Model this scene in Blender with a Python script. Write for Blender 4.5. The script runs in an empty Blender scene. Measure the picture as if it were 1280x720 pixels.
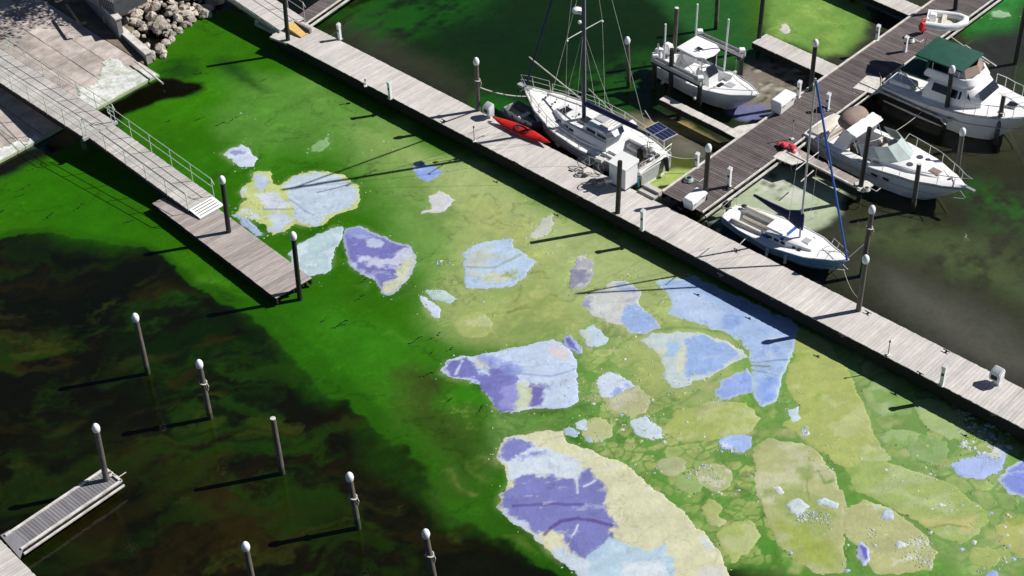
import bpy, bmesh, math, random
import numpy as np
from mathutils import Vector, Matrix
random.seed(7)
rng = np.random.default_rng(11)
scene = bpy.context.scene
C = scene.collection
# ------------------------------------------------------------------ camera, sky, sun
FPX, PITCH, ROLL, CAMH = 2100.0, 0.694, -0.0405, 50.0
Fv = Vector((0, math.cos(PITCH), -math.sin(PITCH))); R0 = Vector((1, 0, 0)); U0 = R0.cross(Fv)
Rv = math.cos(ROLL)*R0 + math.sin(ROLL)*U0; Uv = -math.sin(ROLL)*R0 + math.cos(ROLL)*U0
CAM = Vector((0, 0, CAMH))
cam = bpy.data.objects.new('camera', bpy.data.cameras.new('camera')); C.objects.link(cam); scene.camera = cam
cam.matrix_world = Matrix(((Rv.x, Uv.x, -Fv.x, 0), (Rv.y, Uv.y, -Fv.y, 0), (Rv.z, Uv.z, -Fv.z, CAMH), (0, 0, 0, 1)))
cam.data.sensor_width = 36; cam.data.lens = 36*FPX/1280; cam.data.clip_start = 1; cam.data.clip_end = 6000
SUN_EL, SUN_AZ = math.radians(42), math.radians(12)      # azimuth counted from +x towards +y
sd = Vector((math.cos(SUN_AZ)*math.cos(SUN_EL), math.sin(SUN_AZ)*math.cos(SUN_EL), math.sin(SUN_EL)))
w = bpy.data.worlds.new('World'); scene.world = w; w.use_nodes = True
sky = w.node_tree.nodes.new('ShaderNodeTexSky'); sky.sky_type = 'NISHITA'; sky.sun_disc = False
sky.air_density = 0.55; sky.dust_density = 0.2; sky.ozone_density = 1.0
sky.sun_elevation = SUN_EL; sky.sun_rotation = math.radians(90) - SUN_AZ
bg = w.node_tree.nodes['Background']; bg.inputs[1].default_value = 0.05
w.node_tree.links.new(sky.outputs[0], bg.inputs[0])
sl = bpy.data.lights.new('sun', 'SUN'); sl.energy = 5.0; sl.angle = math.radians(0.5); sl.color = (1, 0.965, 0.91)
so = bpy.data.objects.new('sun', sl); C.objects.link(so); so.rotation_euler = sd.to_track_quat('Z', 'Y').to_euler()
vs = scene.view_settings; vs.view_transform = 'Standard'; vs.look = 'None'; vs.exposure = 0.27; vs.gamma = 1

def W(px, py, z=0.0):
    """the place on the level z that the surveyed photo point (px, py) shows"""
    d = Fv*FPX + Rv*(px-640) - Uv*(py-360)
    return CAM + d*((z-CAMH)/d.z)
def PR(q):
    v = Vector(q)-CAM; k = FPX/v.dot(Fv); return 640+k*v.dot(Rv), 360-k*v.dot(Uv)
def rise(base, top, z=0.0):
    q = W(base[0], base[1], z); lo, hi = 0.0, 40.0
    for _ in range(40):
        m = (lo+hi)/2
        if PR(q+Vector((0, 0, m)))[1] > top[1]: lo = m
        else: hi = m
    return lo
def lin(c): return tuple(((v/255+.055)/1.055)**2.4 if v > 10 else v/255/12.92 for v in c)

# ------------------------------------------------------------------ materials
def mat(name, col, rough=.6, var=.15, scale=3., bump=0., metal=0., stretch=None, rnd=0., spec=.5, attr=None, col2=None, trans=0., bscale=None, coord='Object', stain=0., wet=0.):
    m = bpy.data.materials.new(name); m.use_nodes = True; nt = m.node_tree; n = nt.nodes; L = nt.links
    b = n['Principled BSDF']; b.inputs['Roughness'].default_value = rough; b.inputs['Metallic'].default_value = metal
    b.inputs['Specular IOR Level'].default_value = spec
    if trans: b.inputs['Transmission Weight'].default_value = trans
    tc = n.new('ShaderNodeTexCoord'); mp = n.new('ShaderNodeMapping'); L.new(tc.outputs[coord], mp.inputs[0])
    if stretch: mp.inputs['Scale'].default_value = stretch
    if rnd:
        oi = n.new('ShaderNodeObjectInfo'); mm = n.new('ShaderNodeMath'); mm.operation = 'MULTIPLY'; mm.inputs[1].default_value = 60
        cx = n.new('ShaderNodeCombineXYZ'); L.new(oi.outputs['Random'], mm.inputs[0]); L.new(mm.outputs[0], cx.inputs[2]); L.new(cx.outputs[0], mp.inputs['Location'])
    nz = n.new('ShaderNodeTexNoise'); nz.inputs['Scale'].default_value = scale; nz.inputs['Detail'].default_value = 5; nz.inputs['Roughness'].default_value = .65
    L.new(mp.outputs[0], nz.inputs['Vector'])
    mr = n.new('ShaderNodeMapRange'); L.new(nz.outputs[0], mr.inputs[0]); mr.inputs[1].default_value = .25; mr.inputs[2].default_value = .75
    mr.inputs[3].default_value = 1-var; mr.inputs[4].default_value = 1+var
    src = mr.outputs[0]
    if rnd:
        r2 = n.new('ShaderNodeMapRange'); L.new(oi.outputs['Random'], r2.inputs[0]); r2.inputs[3].default_value = 1-rnd; r2.inputs[4].default_value = 1+rnd
        mu = n.new('ShaderNodeMath'); mu.operation = 'MULTIPLY'; L.new(src, mu.inputs[0]); L.new(r2.outputs[0], mu.inputs[1]); src = mu.outputs[0]
    if attr:
        at = n.new('ShaderNodeAttribute'); at.attribute_name = attr; base = at.outputs['Color']
    else:
        rg = n.new('ShaderNodeRGB'); rg.outputs[0].default_value = (*col, 1); base = rg.outputs[0]
    if col2:
        n2 = n.new('ShaderNodeTexNoise'); n2.inputs['Scale'].default_value = scale*.35; n2.inputs['Detail'].default_value = 6; L.new(mp.outputs[0], n2.inputs['Vector'])
        cr = n.new('ShaderNodeMapRange'); L.new(n2.outputs[0], cr.inputs[0]); cr.inputs[1].default_value = .45; cr.inputs[2].default_value = .62
        mx = n.new('ShaderNodeMix'); mx.data_type = 'RGBA'; L.new(cr.outputs[0], mx.inputs[0]); L.new(base, mx.inputs[6]); mx.inputs[7].default_value = (*col2, 1); base = mx.outputs[2]
    if stain or wet:
        ge = n.new('ShaderNodeNewGeometry')
    if stain:     # broad weathering that runs across neighbouring boards
        n3 = n.new('ShaderNodeTexNoise'); n3.inputs['Scale'].default_value = .55; n3.inputs['Detail'].default_value = 7; n3.inputs['Roughness'].default_value = .7; L.new(ge.outputs['Position'], n3.inputs['Vector'])
        s3 = n.new('ShaderNodeMapRange'); L.new(n3.outputs[0], s3.inputs[0]); s3.inputs[1].default_value = .3; s3.inputs[2].default_value = .7; s3.inputs[3].default_value = 1-stain; s3.inputs[4].default_value = 1+stain
        m3 = n.new('ShaderNodeMath'); m3.operation = 'MULTIPLY'; L.new(src, m3.inputs[0]); L.new(s3.outputs[0], m3.inputs[1]); src = m3.outputs[0]
    if wet:       # slimy tide band just above the water
        sx = n.new('ShaderNodeSeparateXYZ'); L.new(ge.outputs['Position'], sx.inputs[0]); ad = n.new('ShaderNodeMath'); ad.operation = 'ADD'; L.new(sx.outputs[2], ad.inputs[0]); nn = n.new('ShaderNodeTexNoise'); nn.inputs['Scale'].default_value = 4; L.new(ge.outputs['Position'], nn.inputs['Vector']); L.new(nn.outputs[0], ad.inputs[1])
        wr = n.new('ShaderNodeMapRange'); L.new(ad.outputs[0], wr.inputs[0]); wr.inputs[1].default_value = wet+.35; wr.inputs[2].default_value = wet+.65; wr.inputs[3].default_value = 1; wr.inputs[4].default_value = 0
        wx = n.new('ShaderNodeMix'); wx.data_type = 'RGBA'; L.new(wr.outputs[0], wx.inputs[0]); L.new(base, wx.inputs[6]); wx.inputs[7].default_value = (.035, .045, .012, 1); base = wx.outputs[2]
    vm = n.new('ShaderNodeVectorMath'); vm.operation = 'SCALE'; L.new(base, vm.inputs[0]); L.new(src, vm.inputs['Scale']); L.new(vm.outputs[0], b.inputs['Base Color'])
    if bump:
        bp = n.new('ShaderNodeBump'); bp.inputs['Strength'].default_value = 1; bp.inputs['Distance'].default_value = bump
        if bscale:
            nb = n.new('ShaderNodeTexNoise'); nb.inputs['Scale'].default_value = bscale; nb.inputs['Detail'].default_value = 4; L.new(mp.outputs[0], nb.inputs['Vector']); L.new(nb.outputs[0], bp.inputs['Height'])
        else: L.new(nz.outputs[0], bp.inputs['Height'])
        L.new(bp.outputs[0], b.inputs['Normal'])
    return m
M = dict(
 plank_pale=mat('weathered_pale_planks', (.54, .51, .485), .8, .16, 2.2, .003, stretch=(5, .7, 5), rnd=.09, spec=.2, stain=.14),
 plank_grey=mat('greyed_walkway_planks', (.44, .42, .40), .8, .24, 2.2, .004, stretch=(5, .7, 5), rnd=.12, spec=.2, stain=.18),
 plank_dark=mat('grey_brown_planks', (.128, .108, .108), .75, .26, 2.2, .006, stretch=(5, .7, 5), rnd=.22, spec=.2, stain=.25),
 plank_mid=mat('worn_planks', (.35, .31, .29), .8, .28, 2.2, .006, stretch=(5, .7, 5), rnd=.18, spec=.2),
 plank_slate=mat('slate_planks', (.20, .195, .21), .7, .2, 2.2, .004, stretch=(5, .7, 5), rnd=.16, spec=.3),
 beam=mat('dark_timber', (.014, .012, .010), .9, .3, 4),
 kerb=mat('bleached_kerb_timber', (.62, .60, .56), .7, .2, 6, .004, col2=(.48, .45, .40)),
 pile=mat('pile_timber', (.12, .108, .088), .8, .45, 3, .02, stretch=(3, 3, .5), wet=.5),
 pile_black=mat('black_pile_sleeve', (.02, .02, .02), .55, .3, 3, wet=.2),
 white=mat('white_plastic', (.84, .84, .84), .35, .05, 5),
 gel=mat('white_gelcoat', (.84, .84, .83), .28, .09, 1.5, spec=.5, stain=.07, wet=-.25),
 gelgrey=mat('grey_gelcoat', (.42, .43, .46), .35, .08, 2),
 nonskid=mat('pale_nonskid_deck', (.74, .74, .72), .7, .10, 8),
 cream=mat('cream_vinyl', (.62, .58, .50), .6, .12, 4),
 glass=mat('dark_tinted_glass', (.012, .014, .016), .08, .1, 2, spec=.8),
 glassgreen=mat('pale_green_glass', (.46, .54, .52), .08, .15, 2, spec=.8),
 steel=mat('stainless_tube', (.62, .62, .60), .3, .05, 5, metal=.6),
 alu=mat('brushed_aluminium', (.50, .50, .50), .45, .10, 5, metal=.3),
 paintgreen=mat('pale_green_rail_paint', (.52, .60, .50), .5, .1, 5),
 blue=mat('royal_blue_canvas', (.03, .11, .42), .8, .25, 3, .01),
 navy=mat('navy_canvas', (.008, .012, .07), .8, .25, 3, .01),
 blueh=mat('light_blue_hull_paint', (.30, .62, .90), .35, .12, 1.5),
 mastblue=mat('dark_blue_mast_paint', (.02, .03, .08), .3, .1, 3),
 black=mat('black_fittings', (.012, .012, .013), .5, .2, 4),
 dgrey=mat('dark_grey_rubber', (.06, .065, .075), .6, .3, 3, .01),
 green=mat('bottle_green_canvas', (.003, .062, .042), .8, .25, 2.5, .015),
 red=mat('red_plastic', (.62, .02, .015), .4, .12, 3, col2=(.5, .015, .01)),
 redcloth=mat('faded_red_cloth', (.55, .05, .08), .8, .3, 9),
 tan=mat('tan_canvas', (.26, .19, .16), .85, .2, 3, .01),
 rope=mat('bleached_rope', (.55, .53, .48), .9, .2, 20),
 solar=mat('solar_cells', (.012, .016, .06), .2, .2, 6, spec=.6),
 yellow=mat('yellow_grip_plate', (.62, .42, .13), .7, .15, 6),
 teal=mat('teal_fender', (.03, .22, .30), .5, .1, 4),
 dirt=mat('brown_bank_soil', (.20, .16, .12), .95, .4, 2, .03, col2=(.12, .10, .07)), rock=mat('pale_riprap_rock', (.44, .39, .34), .9, .4, 3, .05, rnd=.35, col2=(.30, .26, .22)),
 bark=mat('bark', (.09, .07, .05), .9, .3, 5), leaf=mat('leaf', (.03, .07, .015), .6, .3, 3, rnd=.3),
 concrete=mat('concrete_panel', (.44, .39, .36), .85, .34, 1.4, .01, stretch=(.9, 1.3, 1), col2=(.33, .285, .26), rnd=.04, stain=.22),
 slime=mat('green_slime_on_concrete', (.36, .42, .24), .6, .2, 3),
 salt=mat('dried_white_scum', (.60, .61, .60), .85, .30, 5, .03, col2=(.42, .45, .38), stain=.15),
 wall=mat('grey_retaining_wall', (.26, .25, .25), .85, .2, 2, .01),
)

# ------------------------------------------------------------------ mesh helpers
class MB:
    def __init__(s): s.v = []; s.f = []
    def add(s, vs, fs):
        o = len(s.v); s.v += [tuple(v) for v in vs]; s.f += [tuple(i+o for i in f) for f in fs]; return s
    def box(s, lo, hi, rz=0, c=None):
        vs = [Vector((x, y, z)) for z in (lo[2], hi[2]) for x, y in ((lo[0], lo[1]), (hi[0], lo[1]), (hi[0], hi[1]), (lo[0], hi[1]))]
        if rz:
            c = Vector(c) if c else Vector(((lo[0]+hi[0])/2, (lo[1]+hi[1])/2, 0)); r = Matrix.Rotation(rz, 3, 'Z'); vs = [r @ (v-c)+c for v in vs]
        return s.add(vs, [(3, 2, 1, 0), (4, 5, 6, 7), (0, 1, 5, 4), (1, 2, 6, 5), (2, 3, 7, 6), (3, 0, 4, 7)])
    def tube(s, a, b, r, r2=None, n=8):
        a = Vector(a); b = Vector(b); r2 = r if r2 is None else r2; d = (b-a)
        if d.length < 1e-6: return s
        d.normalize(); u = d.orthogonal().normalized(); v = d.cross(u)
        vs = [a+(u*math.cos(t)+v*math.sin(t))*r for t in [2*math.pi*k/n for k in range(n)]] + [b+(u*math.cos(t)+v*math.sin(t))*r2 for t in [2*math.pi*k/n for k in range(n)]]
        return s.add(vs, [(k, (k+1) % n, n+(k+1) % n, n+k) for k in range(n)]+[tuple(range(n-1, -1, -1)), tuple(range(n, 2*n))])
    def path(s, pts, r, n=6):
        pts = [Vector(p) for p in pts]; rings = []
        u = None
        for i, p in enumerate(pts):
            d = (pts[min(i+1, len(pts)-1)]-pts[max(i-1, 0)]).normalized()
            u = d.orthogonal().normalized() if u is None else (u-d*u.dot(d)).normalized()
            v = d.cross(u); rings.append([p+(u*math.cos(t)+v*math.sin(t))*r for t in [2*math.pi*k/n for k in range(n)]])
        vs = [q for rg in rings for q in rg]; m = len(pts)
        fs = [(i*n+k, i*n+(k+1) % n, (i+1)*n+(k+1) % n, (i+1)*n+k) for i in range(m-1) for k in range(n)]
        return s.add(vs, fs+[tuple(range(n-1, -1, -1)), tuple(range((m-1)*n, m*n))])
    def loft(s, polys, caps=True):
        n = len(polys[0]); vs = [Vector(p) for pl in polys for p in pl]
        fs = [(i*n+k, i*n+(k+1) % n, (i+1)*n+(k+1) % n, (i+1)*n+k) for i in range(len(polys)-1) for k in range(n)]
        if caps: fs += [tuple(range(n-1, -1, -1)), tuple(range((len(polys)-1)*n, len(polys)*n))]
        return s.add(vs, fs)
    def ball(s, c, r, sz=1., nu=10, nv=7, jit=0., sx=1., sy=1.):
        c = Vector(c); vs = [c+Vector((0, 0, -r*sz))]
        for j in range(1, nv):
            t = math.pi*j/nv-math.pi/2
            for k in range(nu):
                a = 2*math.pi*k/nu; rr = r*(1+random.uniform(-jit, jit))
                vs.append(c+Vector((math.cos(a)*math.cos(t)*rr*sx, math.sin(a)*math.cos(t)*rr*sy, math.sin(t)*rr*sz)))
        vs.append(c+Vector((0, 0, r*sz))); T = len(vs)-1
        fs = [(0, 1+(k+1) % nu, 1+k) for k in range(nu)]
        for j in range(nv-2):
            for k in range(nu): a = 1+j*nu; fs.append((a+k, a+(k+1) % nu, a+nu+(k+1) % nu, a+nu+k))
        a = 1+(nv-2)*nu; fs += [(a+k, a+(k+1) % nu, T) for k in range(nu)]
        return s.add(vs, fs)
    def plate(s, q, t=.012):
        """a thin slab on four or more points, raised along their normal"""
        q = [Vector(p) for p in q]; nrm = (q[1]-q[0]).cross(q[2]-q[0]).normalized()*t; n = len(q)
        return s.add([p-nrm*.5 for p in q]+[p+nrm for p in q], [tuple(range(n-1, -1, -1)), tuple(range(n, 2*n))]+[(k, (k+1) % n, n+(k+1) % n, n+k) for k in range(n)])
    def mesh(s, name, m, smooth=False, bevel=0., recalc=True):
        me = bpy.data.meshes.new(name); me.from_pydata(s.v, [], s.f)
        if recalc or bevel:
            bm = bmesh.new(); bm.from_mesh(me)
            if bevel: bmesh.ops.bevel(bm, geom=[e for e in bm.edges if len(e.link_faces) == 2 and e.calc_face_angle(0) > .5], offset=bevel, segments=2, affect='EDGES', clamp_overlap=True)
            bmesh.ops.recalc_face_normals(bm, faces=bm.faces); bm.to_mesh(me); bm.free()
        me.materials.append(m)
        if smooth: me.shade_smooth() if smooth is True else me.set_sharp_from_angle(angle=smooth)
        return me
    def build(s, name, m, parent=None, smooth=False, bevel=0., loc=None):
        if isinstance(m, str): m = M[m]
        me = s.mesh(name, m, False, bevel)
        if smooth:
            me.shade_smooth(); me.set_sharp_from_angle(angle=.7)
        o = bpy.data.objects.new(name, me); C.objects.link(o)
        if parent: o.parent = parent
        if loc is not None: o.location = loc
        return o
def tag(o, label=None, cat=None, group=None, kind=None):
    if label: o['label'] = label
    if cat: o['category'] = cat
    if group: o['group'] = group
    if kind: o['kind'] = kind
    return o
def thing(name, label, cat, loc=(0, 0, 0), rz=0, group=None):
    o = bpy.data.objects.new(name, None); o.empty_display_size = .2; C.objects.link(o); o.location = loc; o.rotation_euler = (0, 0, rz)
    return tag(o, label, cat, group)
def linked(name, me, parent, loc=(0, 0, 0), rz=0, sc=None):
    o = bpy.data.objects.new(name, me); C.objects.link(o); o.parent = parent; o.location = loc; o.rotation_euler = (0, 0, rz)
    if sc: o.scale = sc
    return o

# ------------------------------------------------------------------ noise and outlines for the water and the algae
_tab = rng.random((256, 256))
def vnoise(x, y):
    xi = np.floor(x).astype(int); yi = np.floor(y).astype(int); fx = x-xi; fy = y-yi
    fx = fx*fx*(3-2*fx); fy = fy*fy*(3-2*fy)
    g = lambda a, b: _tab[a & 255, b & 255]
    return (g(xi, yi)*(1-fx)+g(xi+1, yi)*fx)*(1-fy)+(g(xi, yi+1)*(1-fx)+g(xi+1, yi+1)*fx)*fy
def fbm(x, y, s, o=5, off=0., g=.55):
    r = 0; a = 1; t = 0
    for k in range(o):
        r = r+a*vnoise((x+off)*s+17.3*k, (y-off*.7)*s+5.1*k); t += a; a *= g; s *= 2.03
    return r/t-.5
def smooth_poly(p, it=1):
    p = [np.array(q, float) for q in p]
    for _ in range(it):
        p = [q for i in range(len(p)) for q in (p[i]*.78+p[(i+1) % len(p)]*.22, p[i]*.22+p[(i+1) % len(p)]*.78)]
    return p
def sdf(x, y, poly):
    """signed distance to an outline, negative inside"""
    d = np.full(x.shape, 1e9); ins = np.zeros(x.shape, bool); n = len(poly)
    for i in range(n):
        ax, ay = poly[i]; bx, by = poly[(i+1) % n]; ex, ey = bx-ax, by-ay
        L = ex*ex+ey*ey+1e-12; t = np.clip(((x-ax)*ex+(y-ay)*ey)/L, 0, 1)
        d = np.minimum(d, (x-ax-t*ex)**2+(y-ay-t*ey)**2)
        c = ((ay > y) != (by > y)) & (x < ex*(y-ay)/(ey if abs(ey) > 1e-12 else 1e-12)+ax); ins ^= c
    d = np.sqrt(d); return np.where(ins, -d, d)
def wpoly(px, z=0., it=1):
    return smooth_poly([W(a, b, z)[:2] for a, b in px], it)
def sstep(a, b, v):
    t = np.clip((v-a)/(b-a), 0, 1); return t*t*(3-2*t)
def set_col(me, name, rgb):
    a = me.color_attributes.new(name, 'FLOAT_COLOR', 'POINT'); c = np.ones((len(rgb), 4), np.float32); c[:, :3] = rgb; a.data.foreach_set('color', c.ravel())
def grid_mesh(name, V, Q):
    me = bpy.data.meshes.new(name); me.vertices.add(len(V)); me.vertices.foreach_set('co', np.asarray(V, np.float32).ravel())
    me.loops.add(Q.size); me.loops.foreach_set('vertex_index', Q.astype(np.int32).ravel())
    me.polygons.add(len(Q)); me.polygons.foreach_set('loop_start', np.arange(0, Q.size, 4, dtype=np.int32)); me.polygons.foreach_set('loop_total', np.full(len(Q), 4, np.int32))
    me.update(calc_edges=True); return me
AK = .80      # albedo per displayed linear value
def alb(c): return np.array(lin(c))*AK

# ------------------------------------------------------------------ the water: one sheet, its algae bloom as colour carried by the water itself
GX0, GX1, GY0, GY1, GS = -36.0, 36.0, 38.0, 95.0, 0.072
nx = int((GX1-GX0)/GS)+1; ny = int((GY1-GY0)/GS)+1
X, Y = np.meshgrid(GX0+np.arange(nx)*GS, GY0+np.arange(ny)*GS)
n1 = fbm(X, Y, .35, 6); n2 = fbm(X, Y, .35, 6, off=50); n3 = fbm(X, Y, 1.7, 5, off=90); n4 = fbm(X, Y, .12, 5, off=20); n5 = fbm(X*.45+Y*.45, (Y-X)*1.6, .5, 6, off=140)
col = np.zeros((ny, nx, 3)); col[:] = alb((14, 16, 5)); film = np.zeros((ny, nx))
def paint(px, c, soft=.5, warp=1., op=1., fl=None, mott=0., world=False, it=1):
    """brush: fills an outline traced on the water; warp roughens its edge, mott lets it break up"""
    P = [np.array(q, float) for q in px] if world else wpoly(px, 0, it)
    A = np.array(P); m = soft+warp+1
    i0, i1 = max(0, int((A[:, 0].min()-m-GX0)/GS)), min(nx, int((A[:, 0].max()+m-GX0)/GS)+1)
    j0, j1 = max(0, int((A[:, 1].min()-m-GY0)/GS)), min(ny, int((A[:, 1].max()+m-GY0)/GS)+1)
    if i1 <= i0 or j1 <= j0: return
    s = (slice(j0, j1), slice(i0, i1))
    d = sdf(X[s]+n1[s]*warp*2, Y[s]+n2[s]*warp*2, P)+n3[s]*min(warp, .6)*.8
    a = (1-sstep(-soft, soft, d))*op
    if mott: a = a*sstep(-.28*mott, .22, n3[s]*.6+n5[s]+(1-mott)*.3)
    a = a[..., None]; col[s] = col[s]*(1-a)+alb(c)*a
    if fl is not None: film[s] = film[s]*(1-a[..., 0])+fl*a[..., 0]
# clear dark water, lower left
paint([(-100, 290), (250, 330), (700, 740), (-100, 760)], (16, 14, 4), 2, 3, .8, mott=.8)
for p, c in [([(120, 560), (300, 560), (330, 720), (60, 760)], (34, 29, 8)), ([(300, 530), (520, 560), (600, 720), (330, 730)], (24, 20, 5)), ([(130, 380), (330, 400), (340, 540), (190, 520)], (12, 34, 4)), ([(0, 540), (110, 500), (260, 600), (150, 640)], (24, 30, 6)), ([(430, 500), (600, 640), (640, 740), (480, 700)], (22, 24, 4)),
             ([(0, 300), (200, 330), (160, 420), (-20, 420)], (8, 14, 5)), ([(0, 420), (130, 440), (120, 520), (-20, 520)], (14, 12, 6))]:
    paint(p, c, 1.5, 2, .75, mott=.9)
for k in range(50):      # drifting streaks in the dark water
    a, b = random.uniform(0, 560), random.uniform(400, 715)
    if b < 330+a*.62: continue
    L_ = random.uniform(15, 60); paint([(a, b), (a+L_, b-L_*.25), (a+L_*1.1, b-L_*.2), (a+L_*.2, b+6)], random.choice([(58, 52, 18), (34, 62, 14), (62, 40, 20), (44, 70, 20)]), .25, .9, .38, mott=1)
cl_ = (1-sstep(-1, 1, sdf(X+n1*2, Y+n2*2, wpoly([(-150, 290), (250, 330), (760, 760), (-150, 800)]))))
for sd_, c_, a0_, a1_ in ((400, (30, 58, 6), .0, .22), (500, (42, 36, 8), .04, .24), (600, (52, 60, 14), .10, .26)):
    s_ = fbm(X*.55+n1*5+Y*.3, Y*1.3+n2*5-X*.2, .45, 7, off=sd_, g=.62); a_ = (sstep(a0_, a1_, s_)*cl_*.55*(.45+sstep(-.2, .3, n4)))[..., None]; col = col*(1-a_)+alb(c_)*a_
# right side of the main pier: olive grey
paint([(240, -40), (1300, 500), (1500, 500), (1400, -100)], (58, 60, 44), 2, 1, 1)
paint([(1060, 300), (1180, 330), (1300, 390), (1300, 340), (1200, 280), (1090, 270)], (82, 98, 58), 1.6, 1.5, .7, mott=.6)
paint([(1100, 330), (1300, 440), (1300, 480), (1120, 390)], (94, 94, 86), 1.6, 1, .85)
paint([(1050, 150), (1300, 190), (1300, 250), (1180, 300), (1060, 260)], (42, 44, 28), 1.6, 1, .7)
paint([(1200, 225), (1290, 250), (1290, 300), (1240, 290)], (30, 110, 20), 1.2, .8, .6, mott=.6)
# the basin beyond the pier, top middle
paint([(380, -40), (700, -60), (1100, -80), (1040, 60), (840, 220), (700, 175), (560, 100)], (19, 42, 9), 1.5, 1, 1, .3)
paint([(400, 20), (470, -30), (620, -30), (600, 20), (470, 60)], (26, 84, 14), 1.5, 1.5, .8, .5, mott=.6)
paint([(560, 40), (700, 20), (820, 60), (780, 110), (640, 90)], (16, 38, 12), 1.5, 1.5, .6)
paint([(600, 110), (690, 150), (670, 190), (600, 150)], (22, 92, 14), .8, .8, .9, .6)
paint([(700, 90), (830, 60), (840, 120), (760, 145), (700, 130)], (30, 80, 18), 1, 1, .75, .5, mott=.4)
paint([(770, -40), (960, -40), (950, 50), (930, 90), (880, 80), (850, 20)], (42, 96, 40), 1., .8, .9, .7)
paint([(930, -30), (965, -30), (955, 45), (936, 50)], (72, 112, 24), .8, .4, .7, .7)
paint([(962, -30), (1070, -30), (1092, 30), (1050, 76), (952, 42)], (118, 158, 74), .5, .6, 1, 1)
for p in ([(985, 5), (1040, 0), (1050, 30), (1000, 30)], [(1010, 40), (1060, 35), (1050, 62), (1020, 60)], [(960, 20), (990, 25), (985, 45), (962, 42)]): paint(p, (140, 172, 86), .5, 1, .8, 1, mott=.6)
paint([(1175, -40), (1300, -40), (1290, 40), (1225, 52), (1190, 30)], (44, 118, 48), .8, 1.2, 1, .8)
paint([(1200, 0), (1280, -10), (1270, 20), (1215, 22)], (62, 140, 70), .5, .8, .8, .8, mott=.8)
paint([(1215, 50), (1300, 40), (1300, 130), (1230, 95)], (50, 52, 48), 1, .6, .9, 0)
paint([(1268, 85), (1290, 85), (1290, 115), (1272, 110)], (50, 82, 20), .8, .5, .6, 0)
# scum in the boat slips
paint([(915, 95), (955, 70), (1010, 92), (1005, 125), (960, 145), (905, 135)], (132, 124, 114), .5, .6, 1, .7)
for k in range(60):
    a, b = random.uniform(935, 1000), random.uniform(82, 128); L_ = random.uniform(4, 15)
    paint([(a, b), (a+L_, b-L_*.3), (a+L_, b+1), (a, b+2.5)], random.choice([(190, 190, 170), (160, 158, 140), (60, 58, 52), (60, 58, 52)]), .1, .5, .7, 1)
paint([(885, 120), (905, 118), (960, 132), (952, 152), (925, 152), (905, 138)], (112, 116, 152), .25, .3, 1, 1)
paint([(905, 110), (950, 122), (935, 130), (900, 122)], (118, 112, 88), .4, .4, .9, .8)
paint([(785, 150), (820, 140), (860, 170), (905, 205), (880, 240), (830, 250), (760, 230), (760, 170)], (82, 84, 66), .6, .5, 1, .3)
paint([(800, 160), (815, 148), (850, 152), (885, 172), (905, 190), (880, 180), (850, 168), (820, 168), (808, 170)], (168, 150, 98), .3, .3, 1, 1)
paint([(750, 140), (800, 140), (812, 156), (790, 172), (755, 160)], (120, 118, 100), .5, .6, .8, .8)
paint([(838, 172), (872, 178), (880, 196), (850, 200)], (118, 114, 104), .7, .4, .8, .3)
paint([(832, 196), (872, 196), (870, 218), (838, 225)], (78, 88, 28), .6, .4, .9, .5)
paint([(795, 222), (835, 212), (868, 216), (832, 240), (816, 250)], (160, 178, 100), .25, .3, 1, 1)
paint([(870, 262), (962, 200), (1010, 214), (1060, 235), (1052, 265), (1035, 280), (1010, 288), (940, 262), (900, 285)], (178, 190, 160), .3, .5, 1, 1)
paint([(868, 264), (950, 205), (962, 208), (885, 272)], (162, 172, 92), .3, .3, .9, 1)
paint([(950, 215), (985, 212), (1010, 240), (990, 256), (950, 240)], (206, 208, 198), .6, .8, .9, 1, mott=.4)
for a, b, r in [(967, 220, 9), (955, 228, 5), (965, 231, 6), (975, 236, 3), (969, 247, 4), (945, 236, 3), (990, 232, 3), (985, 226, 4)]:
    paint([(a-r, b+1), (a, b-r*.5), (a+r, b-1), (a+r*.3, b+r*.5)], (104, 112, 84), .15, .2, .9, 1)
paint([(885, 270), (915, 268), (935, 300), (905, 300)], (58, 82, 96), .5, .4, .8, .3)
# the thick bloom between the gangway and the main pier
G1 = [(-60, 190), (60, 170), (108, 150), (180, 90), (230, 20), (300, 10), (420, 90), (1300, 560), (1400, 760), (1010, 760), (1000, 712), (905, 706), (900, 760), (730, 740), (700, 716), (650, 688), (600, 660), (560, 630), (520, 588), (490, 556), (450, 530), (410, 490), (370, 446), (330, 416), (300, 386), (270, 376), (236, 356), (212, 328), (190, 318), (158, 305), (100, 294), (40, 294), (-60, 312)]
paint(G1, (16, 52, 4), .5, .8, .6, .4)
paint(G1, (34, 82, 4), .10, .75, 1, 1)
G2 = [(a_+(26 if b_ > 380 and a_ < 720 else 0), b_-(16 if 280 < b_ and a_ < 720 and b_ > 350 else (8 if 280 < b_ < 400 and a_ < 300 else 0))) for a_, b_ in G1]
paint(G2, (48, 106, 6), .25, .5, 1, 1)
for p, c, o in [([(150, 90), (240, 80), (300, 130), (250, 170), (160, 150)], (56, 124, 6), .8), ([(0, 200), (60, 195), (200, 280), (180, 300), (0, 285)], (42, 108, 5), .8), ([(195, 180), (260, 190), (300, 250), (270, 300), (200, 240)], (46, 114, 6), .8),
                ([(300, 80), (420, 110), (420, 200), (330, 210), (280, 150)], (76, 142, 38), .8), ([(300, 320), (430, 380), (560, 520), (620, 650), (520, 590), (400, 460), (320, 400)], (40, 104, 10), .7)]:
    paint(p, c, 1.8, 2, o, 1)
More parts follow.
